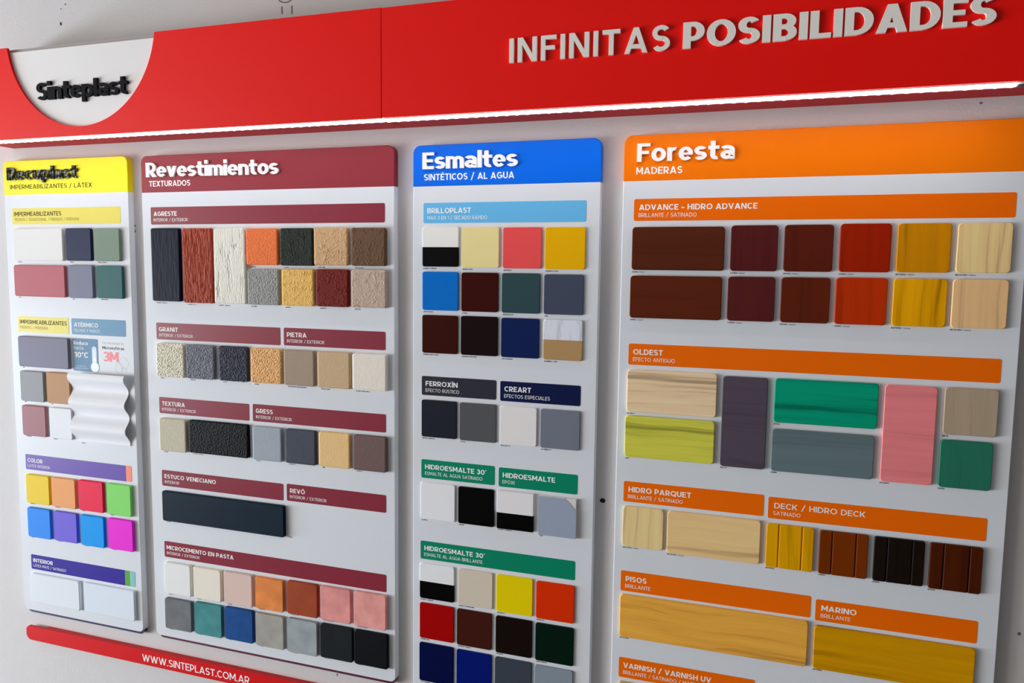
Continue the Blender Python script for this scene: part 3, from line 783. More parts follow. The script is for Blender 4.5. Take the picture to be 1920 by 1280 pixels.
INFO = {
'recup_white': ('large white matt paint sample at top left of the yellow-headed panel', 'BLANCO'),
'recup_navy': ('dark navy-grey paint sample right of the large white one, yellow-headed panel', 'NEGRO'),
'recup_sage': ('sage green paint sample at top right of the yellow-headed panel', 'VERDE CEMENTO'),
'recup_red': ('large dusty red paint sample below the large white one, yellow-headed panel', 'TEJA'),
'recup_grey': ('bluish grey square paint sample right of the large dusty red one', 'GRIS'),
'recup_teal': ('dark teal green paint sample below the sage green one', 'VERDE INGLÉS'),
'recup_grey2': ('large grey paint sample left of the printed thermometer box', 'GRIS'),
'recup_ltgrey': ('light grey square paint sample left of the tan one, yellow-headed panel', 'GRIS'),
'recup_tan': ('tan paint sample partly behind the top of the white corrugated sheet', 'TEJA'),
'recup_mauve': ('dusty mauve square paint sample below the light grey one', 'CERAMICA'),
'recup_white2': ('white square paint sample touching the lower left of the corrugated sheet', 'BLANCO'),
'c_yellow': ('yellow paint sample, first in the upper row of bright colours', 'AMARILLO'),
'c_orange': ('pale orange paint sample between the yellow and red ones', 'NARANJA'),
'c_red': ('pinkish red paint sample in the upper row of bright colours', 'ROJO'),
'c_green': ('bright green paint sample, last in the upper row of bright colours', 'VERDE'),
'c_blue': ('medium blue paint sample under the yellow one', 'AZUL'),
'c_violet': ('violet paint sample under the pale orange one', 'VIOLETA'),
'c_cyan': ('cyan blue paint sample under the pinkish red one', 'CELESTE'),
'c_magenta': ('magenta paint sample under the bright green one', 'MAGENTA'),
'i_white1': ('white rectangular paint sample, left of the pair at foot of yellow-headed panel', None),
'i_white2': ('white rectangular paint sample, right of the pair at foot of yellow-headed panel', None),
'a_char': ('tall charcoal sample with fine vertical grooves, burgundy-headed panel', 'CI-3004 / Tabacco'),
'a_brick': ('tall brick red sample with vertical bark-like grooves', 'CI-3009 / Teja'),
'a_cream': ('tall cream white sample with deep vertical cracks', 'BLANCO / Tabacco'),
'a_orange': ('orange textured sample at the top beside the tall cream one', 'ARCILLA'),
'a_grey': ('grey diagonally combed textured sample under the orange one', 'PLATINO'),
'a_dkgreen': ('blackish green swirl-textured sample right of the orange one', 'BLACK'),
'a_tan': ('tan swirl-textured sample between the blackish green and brown ones', 'AVELLANA'),
'a_brown': ('dark brown swirl-textured sample at top right of burgundy-headed panel', 'CHOCOLATE'),
'a_mustard': ('mustard yellow swirl-textured sample under the blackish green one', 'MANGA'),
'a_oxblood': ('oxblood red swirl-textured sample under the tan one', 'GRANATE'),
'a_taupe': ('taupe swirl-textured sample under the dark brown one', 'MASTER'),
'g_cream': ('cream grainy stone-effect sample, first in the row of seven', 'PERLA'),
'g_grey': ('mid grey grainy stone-effect sample, second in the row of seven', 'GRAFITO'),
'g_dark': ('dark grey coarse grainy sample, third in the row of seven', 'SLATE'),
'g_ochre': ('light ochre grainy sample, fourth in the row of seven', 'ARENA'),
'p_taupe': ('taupe finely pitted sample, fifth in the row of seven', 'TRAVERTINO MEDITERRANEO'),
'p_tan': ('tan finely pitted sample, sixth in the row of seven', 'PIEDRA PARIS'),
'p_white': ('off-white finely pitted sample, last in the row of seven', 'BLANCO MALLORCA'),
't_beige': ('beige fine-textured square sample left of the wide black one', 'CI-3004'),
't_black': ('wide black rough-textured sample in the burgundy-headed panel', 'CI-3010 / Vulcano'),
's_grey': ('light grey fine-textured sample right of the wide black one', 'PLATA'),
's_slate': ('slate grey fine-textured sample between the light grey and sand ones', 'BASALTO'),
's_sand': ('sand yellow fine-textured sample left of the brown one', 'MIEL'),
's_brown': ('purplish brown fine-textured sample, last right of the sand yellow one', 'TABACO'),
'estuco': ('long dark teal polished stucco sample across the burgundy-headed panel', 'EV-304'),
'm_white': ('white smooth cement sample, first in the upper row of seven', 'BLANCO'),
'm_cream': ('cream smooth cement sample, second in the upper row of seven', 'MARFIL'),
'm_pinkbeige': ('pinkish beige smooth cement sample, third in the upper row of seven', 'ARENA'),
'm_orange': ('orange smooth cement sample, fourth in the upper row of seven', 'NARANJA'),
'm_rust': ('mottled rust brown smooth cement sample between orange and pink', 'TERRACOTA'),
'm_pink': ('pink smooth cement sample next to the rust brown one', 'ROSA ANTIGUO'),
'm_pink2': ('pink smooth cement sample at right end of the upper row', 'ROSA NATURAL'),
'm_grey': ('mottled grey smooth cement sample, first in the bottom row', 'CEMENTO'),
'm_teal': ('teal smooth cement sample, second in the bottom row', 'JADE'),
'm_blue': ('deep blue smooth cement sample, third in the bottom row', 'AZUL'),
'm_greige': ('greige smooth cement sample, fourth in the bottom row', 'VISON'),
'm_ltgrey': ('pale bluish grey smooth cement sample, fifth in the bottom row', 'GRIS PERLA'),
'm_black': ('charcoal black smooth cement sample, sixth in the bottom row', 'GRAFITO'),
'm_black2': ('near-black smooth cement sample at right end of the bottom row', 'NEGRO'),
'b_bw': ('glossy half white half black sample at top left of the blue-headed panel', 'BLANCO / NEGRO'),
'b_cream': ('glossy pale yellow cream sample, top row of the blue-headed panel', 'MARFIL SEDA'),
'b_coral': ('glossy coral red sample, top row of the blue-headed panel', 'NARANJA'),
'b_yellow': ('glossy golden yellow sample at top right of the blue-headed panel', 'AMARILLO VIAL'),
'b_blue': ('glossy bright blue sample under the top half-white half-black one', 'AZUL TRAFUL'),
'b_brown': ('glossy dark brown sample under the pale yellow cream one', 'CEDRO'),
'b_green': ('glossy dark bluish green sample under the coral red one', 'VERDE INGLÉS'),
'b_slate': ('glossy slate grey sample under the golden yellow one', 'GRIS'),
'b_brown2': ('glossy reddish brown sample under the bright blue one', 'BERMELLÓN OSCURO'),
'b_african': ('glossy blackish brown sample between the reddish brown and navy ones', 'MARRÓN AFRICANO'),
'b_navy': ('glossy navy sample with a soft sheen left of the silver and gold one', 'AZUL MARINO'),
'b_alu': ('half brushed silver half gold sample on the blue-headed panel', 'ALUMINIO / ORO'),
'f_black': ('rustic near-black square sample under the charcoal printed label', 'NEGRO ANTIGUO'),
'f_grey': ('rustic dark grey square sample under the charcoal printed label', 'PLATA'),
'f_pearl': ('pearly pale grey square sample under the navy printed label', 'PERLADO 01'),
'f_alu': ('metallic bluish grey square sample under the navy printed label', 'ALUMINIO 01'),
'h_white': ('plain white glossy square sample left of the plain black one', 'BLANCO'),
'h_black': ('plain black glossy square sample under the green printed label', 'NEGRO'),
'h_bw': ('thick ceramic tile, white above black, right of the plain black sample', 'BLANCO / NEGRO'),
'h_greycorner': ('ceramic tile painted grey with its top right corner left white', 'GRIS'),
'k_bw': ('glossy half white half black sample under the long green label', 'BLANCO / NEGRO'),
'k_champ': ('glossy champagne beige sample under the long green label', 'MARFIL CHAMPAGNE'),
'k_yellow': ('glossy lemon yellow sample under the long green label', 'AMARILLO'),
'k_orange': ('glossy orange-red sample under the right end of the long green label', 'NARANJA'),
'k_red': ('glossy deep red sample low on the blue-headed panel', 'BERMELLÓN'),
'k_brown': ('glossy chestnut brown sample under the champagne beige one', 'MARRÓN TABACO'),
'k_dark': ('glossy brown-black sample under the lemon yellow one', 'MARRÓN'),
'k_green': ('glossy very dark green sample under the orange-red one', 'VERDE INGLÉS'),
'k_navy': ('glossy very dark navy sample at bottom left, under the deep red one', 'AZUL MARINO'),
'k_blue': ('glossy royal blue sample cut by the bottom edge of the photo', 'AZUL TRAFUL'),
'k_grey': ('glossy dark slate sample cut by the bottom edge, under the brown-black one', 'GRIS'),
'k_ltgrey': ('glossy light slate sample cut by the bottom edge, under the very dark green one', 'GRIS PERLA'),
'v_roble': ('wide dark brown wood sample with fine lines, top left of orange-headed panel', 'ROBLE / Brillante'),
'v_caoba': ('dark maroon wood sample, upper row of the orange-headed panel', 'CAOBA / Brillante'),
'v_nogal': ('dark reddish brown wood sample, upper row, left of the brick-red one', 'NOGAL / Brillante'),
'v_cedro': ('brick-red stained wood sample, upper row of the orange-headed panel', 'CEDRO / Brillante'),
'v_natural': ('amber stained wood sample, upper row of the orange-headed panel', 'NATURAL / Brillante'),
'v_incol': ('pale striped clear-varnished wood sample, top right corner of the orange-headed panel', 'INCOLORO / Brillante'),
'w_roble': ('wide smooth brown wood sample, left end of second row on orange-headed panel', 'ROBLE / Satinado'),
'w_caoba': ('dark maroon wood sample, second row of the orange-headed panel', 'CAOBA / Satinado'),
'w_nogal': ('dark reddish brown wood sample, second row, left of the orange-red one', 'NOGAL / Satinado'),
'w_cedro': ('orange-red stained wood sample, second row of the orange-headed panel', 'CEDRO / Satinado'),
'w_natural': ('amber wood sample with slanting dark stripes, second row', 'NATURAL / Satinado'),
'w_incol': ('pale plain clear-varnished wood sample, right end of second row', 'INCOLORO / Satinado'),
'o_blanco': ('wide whitewashed pale wood sample above the lime green one', 'BLANCO'),
'o_lima': ('wide lime green stained wood sample', 'LIMA'),
'o_malta': ('tall dark purple-grey stained wood sample', 'MALTA'),
'o_agua': ('wide emerald green stained wood sample', 'AGUA'),
'o_denim': ('wide bluish grey stained wood sample under the emerald green one', 'DENIM'),
'o_pink': ('tall pink stained wood sample', 'ROSADO'),
'o_nieve': ('greyed brown square wood sample right of the tall pink one', 'NIEVE'),
'o_verde': ('dark green square wood sample under the greyed brown one', 'VERDE'),
'p_par1': ('pale square wood sample left of the wide pale one, under an orange label', 'INCOLORO / Brillante'),
'p_par2': ('wide pale clear-varnished wood sample beside the grooved amber one', 'INCOLORO / Satinado'),
'd_nat': ('amber grooved decking sample', 'NATURAL'),
'd_cedro': ('cedar brown grooved decking sample with pale groove edges', 'CEDRO'),
'd_black': ('black grooved decking sample', 'ÉBANO'),
'd_brown': ('dark brown grooved decking sample right of the black one', 'NOGAL'),
'pisos': ('long golden varnished pine board, lower left of the orange-headed panel', 'INCOLORO'),
'marino': ('long amber varnished board at the lower right, dark grain lines', 'NATURAL'),
'varn': ('varnished wood sample just showing at the bottom edge under the last orange label', None),
}
GROUPS = (('recup_', 'waterproofing paint samples'), ('c_', 'bright colour paint samples'), ('i_', 'white interior paint samples'),
 ('a_', 'rustic texture samples'), ('g_', 'stone effect samples'), ('p_t', 'stone effect samples'), ('p_w', 'stone effect samples'),
 ('t_', 'fine texture samples'), ('s_', 'fine texture samples'), ('estuco', 'polished stucco samples'), ('m_', 'smooth cement samples'),
 ('b_', 'glossy enamel samples'), ('f_', 'metal effect enamel samples'), ('h_', 'water enamel samples'), ('k_', 'lower glossy enamel samples'),
 ('v_', 'stained wood squares'), ('w_', 'stained wood squares'), ('o_', 'aged effect wood samples'), ('p_par', 'floor varnish wood samples'),
 ('d_', 'decking samples'), ('pisos', 'long varnished boards'), ('marino', 'long varnished boards'), ('varn', 'long varnished boards'))
TILES=[
 ('recup_white', -1.5126, -1.3754, 1.6081, 1.6754, 0.006, (239, 237, 233), 'plain'),
 ('recup_navy', -1.3671, -1.2998, 1.6087, 1.6749, 0.006, (39, 44, 75), 'plain'),
 ('recup_sage', -1.2933, -1.226, 1.6085, 1.6745, 0.006, (130, 149, 130), 'plain'),
 ('recup_red', -1.5154, -1.3736, 1.5329, 1.5986, 0.006, (194, 106, 114), 'plain'),
 ('recup_grey', -1.3646, -1.2989, 1.5325, 1.6, 0.006, (132, 132, 152), 'plain'),
 ('recup_teal', -1.2893, -1.222, 1.5335, 1.5995, 0.006, (61, 107, 106), 'plain'),
 ('recup_grey2', -1.5135, -1.373, 1.3824, 1.4475, 0.006, (132, 131, 149), 'plain'),
 ('recup_ltgrey', -1.5126, -1.4457, 1.3076, 1.3728, 0.006, (156, 158, 160), 'plain'),
 ('recup_tan', -1.4375, -1.3726, 1.3076, 1.3738, 0.006, (194, 146, 101), 'plain'),
 ('recup_mauve', -1.512, -1.4444, 1.2319, 1.2981, 0.006, (173, 120, 124), 'plain'),
 ('recup_white2', -1.4345, -1.3711, 1.232, 1.2983, 0.006, (240, 241, 245), 'plain'),
 ('c_yellow', -1.5105, -1.4432, 1.082, 1.146, 0.006, (247, 213, 50), 'plain'),
 ('c_orange', -1.4377, -1.3701, 1.0819, 1.1464, 0.006, (247, 171, 107), 'plain'),
 ('c_red', -1.3619, -1.2945, 1.0824, 1.148, 0.006, (247, 40, 78), 'plain'),
 ('c_green', -1.2854, -1.2208, 1.0823, 1.1486, 0.006, (140, 228, 112), 'plain'),
 ('c_blue', -1.5108, -1.4444, 1.0059, 1.072, 0.006, (52, 147, 247), 'plain'),
 ('c_violet', -1.435, -1.3696, 1.0067, 1.0723, 0.006, (121, 106, 224), 'plain'),
 ('c_cyan', -1.3602, -1.2953, 1.0063, 1.0727, 0.006, (4, 160, 247), 'plain'),
 ('c_magenta', -1.2852, -1.2187, 1.008, 1.0742, 0.006, (247, 46, 221), 'plain'),
 ('i_white1', -1.508, -1.3708, 0.8574, 0.9232, 0.006, (235, 240, 246), 'plain'),
 ('i_white2', -1.3591, -1.2212, 0.8583, 0.9239, 0.006, (230, 238, 247), 'plain'),
 ('a_char', -1.1467, -1.078, 1.5315, 1.6736, 0.0072, (4, 10, 36), 'groove'),
 ('a_brick', -1.071, -1.0012, 1.5299, 1.6728, 0.0072, (170, 70, 45), 'groove2'),
 ('a_cream', -0.9975, -0.9264, 1.5302, 1.6727, 0.0072, (241, 237, 222), 'groove3'),
 ('a_orange', -0.9233, -0.8542, 1.6044, 1.6716, 0.0072, (244, 123, 60), 'worm1'),
 ('a_grey', -0.922, -0.8531, 1.5301, 1.5963, 0.0072, (160, 160, 155), 'worm2'),
 ('a_dkgreen', -0.8484, -0.779, 1.6039, 1.6718, 0.0072, (35, 42, 31), 'swirl'),
 ('a_tan', -0.7768, -0.7073, 1.6051, 1.6726, 0.0072, (216, 174, 128), 'swirl'),
 ('a_brown', -0.7006, -0.6325, 1.6048, 1.6718, 0.0072, (109, 80, 56), 'swirl'),
 ('a_mustard', -0.8466, -0.7788, 1.5302, 1.5972, 0.0072, (241, 193, 105), 'swirl'),
 ('a_oxblood', -0.7733, -0.7066, 1.5307, 1.598, 0.0072, (117, 25, 11), 'swirl'),
 ('a_taupe', -0.7009, -0.6312, 1.5308, 1.5982, 0.0072, (202, 177, 157), 'swirl'),
 ('g_cream', -1.1423, -1.075, 1.3811, 1.4483, 0.0072, (237, 231, 208), 'grain'),
 ('g_grey', -1.0692, -1.0029, 1.3815, 1.4485, 0.0072, (129, 131, 142), 'grain'),
 ('g_dark', -0.9916, -0.9255, 1.3818, 1.4487, 0.0072, (64, 66, 79), 'grain'),
 ('g_ochre', -0.9187, -0.8509, 1.3818, 1.4478, 0.0072, (247, 191, 127), 'grain'),
 ('p_taupe', -0.8449, -0.7793, 1.3817, 1.4479, 0.0072, (171, 150, 130), 'fine'),
 ('p_tan', -0.7727, -0.7048, 1.3814, 1.4481, 0.0072, (210, 178, 138), 'fine'),
 ('p_white', -0.6998, -0.631, 1.3822, 1.4478, 0.0072, (243, 234, 219), 'fine'),
 ('t_beige', -1.1409, -1.0751, 1.2311, 1.2972, 0.0072, (206, 196, 172), 'fine2'),
 ('t_black', -1.0681, -0.9283, 1.2334, 1.2986, 0.0072, (4, 4, 4), 'grain2'),
 ('s_grey', -0.9179, -0.853, 1.2328, 1.2979, 0.0072, (168, 175, 183), 'fine'),
 ('s_slate', -0.8447, -0.7784, 1.2333, 1.2984, 0.0072, (72, 76, 88), 'fine'),
 ('s_sand', -0.7717, -0.7065, 1.2336, 1.2988, 0.0072, (242, 202, 138), 'fine'),
 ('s_brown', -0.7001, -0.6322, 1.2339, 1.299, 0.0072, (118, 94, 89), 'fine'),
 ('estuco', -1.1394, -0.8506, 1.0862, 1.1479, 0.0072, (4, 31, 47), 'cloud'),
 ('m_white', -1.1383, -1.0738, 0.9337, 0.9996, 0.0072, (245, 244, 240), 'plain'),
 ('m_cream', -1.0671, -1.0, 0.9343, 0.9994, 0.0072, (246, 238, 219), 'plain'),
 ('m_pinkbeige', -0.993, -0.926, 0.9349, 1.0005, 0.0072, (230, 202, 189), 'plain'),
 ('m_orange', -0.9186, -0.8546, 0.9362, 0.9998, 0.0072, (241, 145, 78), 'cloud'),
 ('m_rust', -0.8463, -0.7788, 0.937, 1.0024, 0.0072, (169, 76, 44), 'cloud'),
 ('m_pink', -0.7727, -0.7074, 0.9369, 1.0029, 0.0072, (240, 158, 153), 'cloud'),
 ('m_pink2', -0.7009, -0.6335, 0.9367, 1.0035, 0.0072, (247, 166, 158), 'cloud'),
 ('m_grey', -1.1412, -1.0742, 0.8589, 0.9234, 0.0072, (121, 124, 126), 'cloud'),
 ('m_teal', -1.0664, -1.0001, 0.8595, 0.926, 0.0072, (78, 149, 150), 'cloud'),
 ('m_blue', -0.9928, -0.9259, 0.861, 0.9275, 0.0072, (33, 81, 147), 'cloud'),
 ('m_greige', -0.9197, -0.8549, 0.8605, 0.9268, 0.0072, (173, 169, 159), 'cloud'),
 ('m_ltgrey', -0.8472, -0.7803, 0.8606, 0.928, 0.0072, (166, 174, 176), 'cloud'),
 ('m_black', -0.7737, -0.7043, 0.8623, 0.9286, 0.0072, (32, 36, 39), 'cloud'),
 ('m_black2', -0.7002, -0.631, 0.8624, 0.9286, 0.0072, (13, 17, 23), 'cloud'),
 ('b_bw', -0.5631, -0.4958, 1.6049, 1.6723, 0.0029, (247, 245, 238), 'bw'),
 ('b_cream', -0.4898, -0.4227, 1.6041, 1.6716, 0.0029, (247, 229, 161), 'plain'),
 ('b_coral', -0.4158, -0.3489, 1.6033, 1.6709, 0.0029, (247, 87, 86), 'plain'),
 ('b_yellow', -0.3431, -0.2757, 1.6028, 1.6707, 0.0029, (247, 185, 3), 'plain'),
 ('b_blue', -0.563, -0.496, 1.5297, 1.596, 0.0029, (4, 115, 209), 'plain'),
 ('b_brown', -0.49, -0.4235, 1.5294, 1.5955, 0.0029, (60, 11, 4), 'plain'),
 ('b_green', -0.417, -0.3503, 1.5291, 1.5954, 0.0029, (51, 79, 83), 'plain'),
 ('b_slate', -0.3434, -0.277, 1.5288, 1.5944, 0.0029, (73, 80, 99), 'plain'),
 ('b_brown2', -0.5633, -0.4967, 1.4549, 1.5211, 0.0029, (60, 12, 4), 'plain'),
 ('b_african', -0.4906, -0.4237, 1.4547, 1.5215, 0.0029, (27, 7, 7), 'plain'),
 ('b_navy', -0.4174, -0.3507, 1.4543, 1.5206, 0.0029, (18, 35, 87), 'plain'),
 ('b_alu', -0.3431, -0.2771, 1.4537, 1.5202, 0.0029, (236, 238, 247), 'alugold'),
 ('f_black', -0.5644, -0.4978, 1.3059, 1.372, 0.0029, (37, 40, 51), 'plain'),
 ('f_grey', -0.4918, -0.4249, 1.3054, 1.3716, 0.0029, (92, 92, 95), 'plain'),
 ('f_pearl', -0.4178, -0.3526, 1.305, 1.3709, 0.0029, (247, 241, 238), 'plain'),
 ('f_alu', -0.3458, -0.2785, 1.3047, 1.3707, 0.0029, (122, 128, 141), 'plain'),
 ('h_white', -0.5658, -0.5, 1.1571, 1.2232, 0.0029, (247, 246, 247), 'plain'),
 ('h_black', -0.4937, -0.427, 1.1568, 1.223, 0.0029, (4, 4, 4), 'plain'),
 ('h_bw', -0.4207, -0.3552, 1.1575, 1.2238, 0.006, (247, 242, 243), 'ceramicbw'),
 ('h_greycorner', -0.346, -0.2806, 1.1552, 1.2228, 0.006, (163, 175, 194), 'corner'),
 ('k_bw', -0.5676, -0.5007, 1.0095, 1.0746, 0.0029, (246, 247, 247), 'bw'),
 ('k_champ', -0.4928, -0.4282, 1.0088, 1.0745, 0.0029, (225, 211, 191), 'plain'),
 ('k_yellow', -0.4209, -0.3551, 1.0075, 1.0743, 0.0029, (247, 220, 4), 'plain'),
 ('k_orange', -0.3487, -0.2818, 1.0067, 1.0729, 0.0029, (233, 52, 4), 'plain'),
 ('k_red', -0.5676, -0.5011, 0.9346, 1.001, 0.0029, (175, 4, 4), 'plain'),
 ('k_brown', -0.4949, -0.4293, 0.9338, 1.0006, 0.0029, (71, 26, 18), 'plain'),
 ('k_dark', -0.4216, -0.3552, 0.9325, 0.9995, 0.0029, (24, 13, 10), 'plain'),
 ('k_green', -0.349, -0.2817, 0.9314, 0.9987, 0.0029, (4, 30, 19), 'plain'),
 ('k_navy', -0.5683, -0.5015, 0.8533, 0.9261, 0.0029, (4, 14, 67), 'plain'),
 ('k_blue', -0.4952, -0.4287, 0.8525, 0.9253, 0.0029, (4, 24, 116), 'plain'),
 ('k_grey', -0.4223, -0.355, 0.8516, 0.9244, 0.0029, (65, 73, 84), 'plain'),
 ('k_ltgrey', -0.3493, -0.2818, 0.8503, 0.9231, 0.0029, (142, 154, 164), 'plain'),
 ('v_roble', -0.2, -0.0598, 1.6032, 1.6701, 0.0048, (89, 39, 20), 'woodh1'),
 ('v_caoba', -0.0507, 0.0166, 1.6033, 1.6716, 0.0048, (89, 30, 30), 'woodv1'),
 ('v_nogal', 0.0254, 0.0927, 1.6034, 1.6719, 0.0048, (93, 31, 17), 'woodv1'),
 ('v_cedro', 0.1014, 0.1688, 1.6036, 1.6729, 0.0048, (164, 34, 4), 'woodv1'),
 ('v_natural', 0.1764, 0.2441, 1.6041, 1.6727, 0.0048, (214, 138, 4), 'woodv2'),
 ('v_incol', 0.2515, 0.3177, 1.6044, 1.6725, 0.0048, (247, 210, 145), 'woodv3'),
 ('w_roble', -0.2012, -0.0612, 1.5276, 1.5942, 0.0048, (95, 38, 18), 'woodh1'),
 ('w_caoba', -0.0525, 0.0156, 1.5278, 1.5948, 0.0048, (90, 32, 31), 'woodv1'),
 ('w_nogal', 0.0239, 0.0916, 1.5278, 1.5949, 0.0048, (100, 36, 16), 'woodv1'),
 ('w_cedro', 0.099, 0.1675, 1.5277, 1.5956, 0.0048, (192, 52, 4), 'woodv2'),
 ('w_natural', 0.1748, 0.2432, 1.5277, 1.5952, 0.0048, (238, 165, 4), 'woodv3'),
 ('w_incol', 0.2495, 0.3174, 1.5277, 1.5953, 0.0048, (247, 198, 141), 'woodv2'),
 ('o_blanco', -0.202, -0.0629, 1.3764, 1.4443, 0.0048, (247, 213, 170), 'woodh3'),
 ('o_lima', -0.2035, -0.064, 1.3027, 1.3699, 0.0048, (215, 211, 78), 'woodh3'),
 ('o_malta', -0.0544, 0.0116, 1.3013, 1.4424, 0.0048, (88, 77, 89), 'woodh1'),
 ('o_agua', 0.0215, 0.1638, 1.376, 1.443, 0.0048, (4, 157, 120), 'woodh3'),
 ('o_denim', 0.0204, 0.162, 1.301, 1.3659, 0.0048, (104, 123, 126), 'woodh1'),
 ('o_pink', 0.1717, 0.2395, 1.3001, 1.4424, 0.0048, (247, 138, 140), 'woodh1'),
 ('o_nieve', 0.2486, 0.3153, 1.3761, 1.4432, 0.0048, (182, 160, 134), 'woodv2'),
 ('o_verde', 0.2471, 0.3129, 1.2994, 1.3681, 0.0048, (44, 120, 95), 'woodv2'),
 ('p_par1', -0.2034, -0.1377, 1.1538, 1.2209, 0.0048, (247, 216, 153), 'woodv2'),
 ('p_par2', -0.1317, 0.0102, 1.1516, 1.2206, 0.0048, (247, 207, 144), 'woodh2'),
 ('d_nat', 0.0189, 0.0868, 1.1499, 1.2182, 0.0048, (237, 169, 4), 'deck'),
 ('d_cedro', 0.0948, 0.1617, 1.1498, 1.2168, 0.0048, (125, 52, 4), 'deckl'),
 ('d_black', 0.1697, 0.2365, 1.1495, 1.2166, 0.0048, (28, 18, 13), 'deckd'),
 ('d_brown', 0.2431, 0.3099, 1.1486, 1.2166, 0.0048, (79, 30, 5), 'deckd'),
 ('pisos', -0.2042, 0.0849, 0.9995, 1.0718, 0.0048, (247, 177, 71), 'woodh4'),
 ('marino', 0.0939, 0.3093, 0.9991, 1.0676, 0.0048, (215, 151, 4), 'woodh3'),
 ('varn', -0.2039, 0.1561, 0.8519, 0.9215, 0.0048, (215, 168, 92), 'woodh4'),
]
for key, x0, x1, z0, z1, t, col, kind in TILES:
    lab, cap = INFO[key]
    grp = [g_ for k_, g_ in GROUPS if key.startswith(k_)][-1]
    sample(key, x0, x1, z0, z1, t, col, kind, lab, cap, grp)

# white corrugated roofing sheet, curved in section, fixed to the yellow-headed panel
cx0, cx1, cz0, cz1 = -1.3685, -1.2206, 1.2313, 1.3773
mb = MB(); N = 72
def wave(z):
    return YP - .0085 - .0066 * math.cos(2 * math.pi * (z - 1.3155) / .0533) 
fr_ = []
for i in range(N + 1):
    z = cz0 + (cz1 - cz0) * i / N
    y = wave(z)
    fr_.append((y, z))
vs = []
for y, z in fr_:
    vs += [(cx0, y, z), (cx1, y, z), (cx0, y + .0012, z), (cx1, y + .0012, z)]
fs = []
for i in range(N):
    a = 4 * i; b = a + 4
    fs += [(a, a + 1, b + 1, b), (a + 3, a + 2, b + 2, b + 3), (a + 2, a, b, b + 2), (a + 1, a + 3, b + 3, b + 1)]
fs += [(0, 2, 3, 1), (4 * N, 4 * N + 1, 4 * N + 3, 4 * N + 2)]
nf = len(vs)
mb.add(vs, [f for k, f in enumerate(fs) if k < 4 * N and k % 4 < 2])
mb.add(vs, [f for k, f in enumerate(fs) if k >= 4 * N or k % 4 >= 2])
sheet = mb.build('corrugated_sheet', mat('white_roof_paint', 'f4f5f8', .6, .2), None, ((cx0 + cx1) / 2, YP, cz0), True)
tag(sheet, 'white painted corrugated sheet sample on the yellow-headed panel', 'paint sample', 'waterproofing paint samples')
lettering('caption', 'BLANCO', -1.352, -1.342, 1.2262, .0020, .24, YP, M_INK, P_REC)

# ------------------------------------------------------------------ red fascia above the panels
M_RED = mat('red_lacquer', 'fd130a', .42, .2)
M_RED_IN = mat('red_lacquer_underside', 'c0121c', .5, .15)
M_PLATE = mat('white_sign_plate', 'f6f2f0', .45)
YF = 1.1244
ZB, ZT = 1.8444, 2.0182
DCX, DCZ, DR = -1.2367, 2.0420, .1806
XL, XS, XR = -1.5231, -0.6022, 0.62
def box_sign(name, x0, x1, zt, outline, label, end_left):
    o = empty(name, ((x0 + x1) / 2, YF, ZB), label, 'sign board', 'red sign boards')
    MB().prism(outline, YF, YF + .005).build('face', M_RED, o, ((x0 + x1) / 2, YF, ZB))
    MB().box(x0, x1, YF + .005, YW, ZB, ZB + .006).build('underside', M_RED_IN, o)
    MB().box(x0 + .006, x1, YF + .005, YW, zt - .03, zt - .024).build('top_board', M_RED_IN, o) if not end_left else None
    if end_left:
        MB().box(x0, x0 + .006, YF + .005, YW, ZB + .006, zt).build('end_board', M_RED, o)
    else:
        MB().box(x1 - .006, x1, YF + .005, YW, ZB + .006, zt).build('end_board', M_RED, o)
    return o
dx = math.sqrt(DR * DR - (DCZ - ZT) ** 2)
a0 = math.atan2(ZT - DCZ, -dx); a1 = math.atan2(ZT - DCZ, dx)
arc = []
for i in range(57):
    a = a0 + ((a1 - a0) % (2 * math.pi)) * i / 56
    arc.append((DCX + DR * math.cos(a), DCZ + DR * math.sin(a)))
# counter-clockwise from the bottom left: bottom, right side, top, down round the disc, top left
outline = [(XL, ZB), (XS - .0008, ZB), (XS - .0008, ZT - .0006)] + arc[::-1] + [(XL, ZT)]
S_L = box_sign('sign_board', XL, XS - .0008, ZT, outline,
               'red sign board with round white cut-out and black lettering, upper left', True)
outline = [(XS + .0008, ZB), (XR, ZB), (XR, ZT - .0014), (XS + .0008, ZT - .0014)]
S_R = box_sign('sign_board', XS + .0008, XR, ZT - .0014, outline,
               'long red sign board carrying raised white capital letters, upper right', False)
# white disc plate behind the cut-out, with a board above it whose grey paints in a shadow band
ZP = 2.0100
dx = math.sqrt((DR + .02) ** 2 - (DCZ - ZP) ** 2); R2 = DR + .02
a0 = math.atan2(ZP - DCZ, -dx); a1 = math.atan2(ZP - DCZ, dx)
pts = []
for i in range(57):
    a = a0 + ((a1 - a0) % (2 * math.pi)) * i / 56
    x, z = DCX + R2 * math.cos(a), DCZ + R2 * math.sin(a)
    pts.append((x, max(z, ZB + .0065)))
YD = YF + .0050
MB().prism(pts, YD + .0002, YD + .006).build('white_plate', M_PLATE, S_L, (DCX, YD, ZP))
MB().box(DCX - .19, DCX + .19, YD + .006, YD + .012, ZB + .1, 2.0172).build('shade_board', mat('shade_grey', 'b5aaa9', .7), S_L)
lettering('logo', 'Sinteplast', -1.3460, -1.1235, 1.9152, .0325, .255, YD, mat('black_acrylic', '0c0b12', .65, .08), S_L, .004, 'logo_letter', .01, z1=1.9143)
M_IVORY = mat('ivory_acrylic', 'fdf6ec', .5, .2)
lettering('slogan', 'INFINITAS', -.3822, -.1412, 1.9142, .0356, .185, YF, M_IVORY, S_R, .0045, 'slogan_letter', .17)
lettering('slogan', 'POSIBILIDADES', -.1234, .2622, 1.9148, .0356, .30, YF, M_IVORY, S_R, .0045, 'slogan_letter', .075)

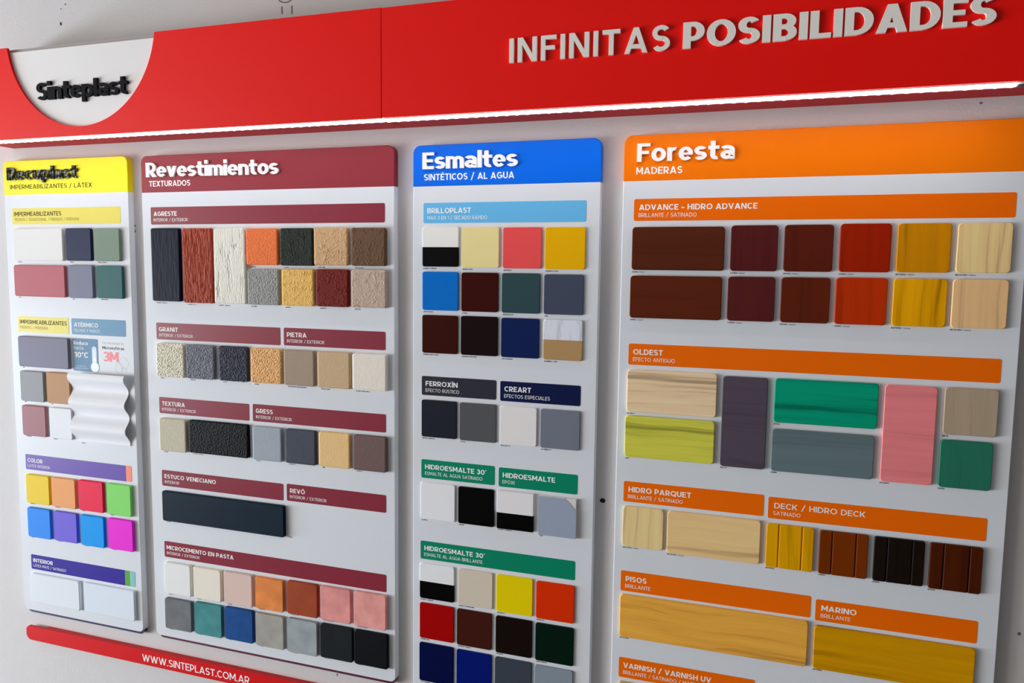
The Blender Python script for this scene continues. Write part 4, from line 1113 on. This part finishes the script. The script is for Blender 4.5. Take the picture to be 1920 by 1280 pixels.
# LED strips under the front edge of the two boards
M_LED = mat('led_diffuser', 'ffffff', .5, emit=('f6f4ff', 18.0))
M_CHIP = mat('led_chip', 'ffffff', .5, emit=('ffffff', 18.0))
M_TAPE = mat('led_tape', 'cfc6b8', .5)
M_STOP = mat('led_light_stop', '3a2a34', .5)
def led(x0, x1, xt, y0, label):
    o = empty('led_strip', ((x0 + x1) / 2, y0 + .005, ZB), label, 'led strip', 'lit led strips')
    MB().box(x0, xt, y0, y0 + .010, ZB - .0012, ZB).build('tape', M_TAPE, o)
    MB().box(x0, x1, y0 + .001, y0 + .009, ZB - .0040, ZB - .0012).build('diffuser', M_LED, o)
    MB().box(x0, xt, y0 + .0100, y0 + .0108, ZB - .0050, ZB).build('light_stop', M_STOP, o)  # opaque lip added behind the strip to block its light from the wall
    n = min(98, int((x1 - x0) / .0167)); first = None
    for i in range(n):
        x = x0 + .006 + (x1 - x0 - .012) * i / (n - 1)
        if first is None:
            pts = [(.0048 * math.cos(2 * math.pi * k / 10), .0048 * math.sin(2 * math.pi * k / 10)) for k in range(10)]
            c = MB(); vs = [(a, b, 0) for a, b in pts] + [(a * .6, b * .6, -.0012) for a, b in pts]
            c.add(vs, [(k, (k + 1) % 10, 10 + (k + 1) % 10, 10 + k) for k in range(10)] + [tuple(range(10, 20))])
            first = c.build('led_chip', M_CHIP, o, None); q = first
        else:
            q = first.copy(); COL.objects.link(q); q.parent = o
        q.location = Vector((x, y0 + .0055, ZB - .0040)) - o.location
led(-1.515, -.6010, -.6010, YF + .0015, 'left lit white LED strip under the red board with the white disc')
led(-.5990, .2925, .60, YF + .0035, 'right lit white LED strip under the red board with white slogan letters')

# ------------------------------------------------------------------ red web-address rail at the foot
rail = empty('web_address_rail', (-.6, YP, .764), 'red rail with white web address along the foot of the panels', 'sign rail')
r0, r1 = .7635, .7958
o_ = rrect(-1.5385, .34, r0, r1, (.014, .010, .010, .010))
i_ = rrect(-1.5377, .3392, r0 + .0008, r1 - .0008, (.0134, .0094, .0094, .0094))
M_RAIL = mat('red_rail', 'e01018', .38, .2)
MB().prism(o_, YP, YP + .0062, .0008, i_).build('front_plate', M_RAIL, rail, (-.6, YP, .764))
MB().box(-1.485, .32, YP + .0062, YW, r0 + .004, r1 - .0003).build('batten', M_RAIL, rail)
lettering('web_address', 'WWW.SINTEPLAST.COM.AR', -1.2111, -.9420, .7718, .0152, .15, YP, M_WHITE_INK, rail, gap=.10)
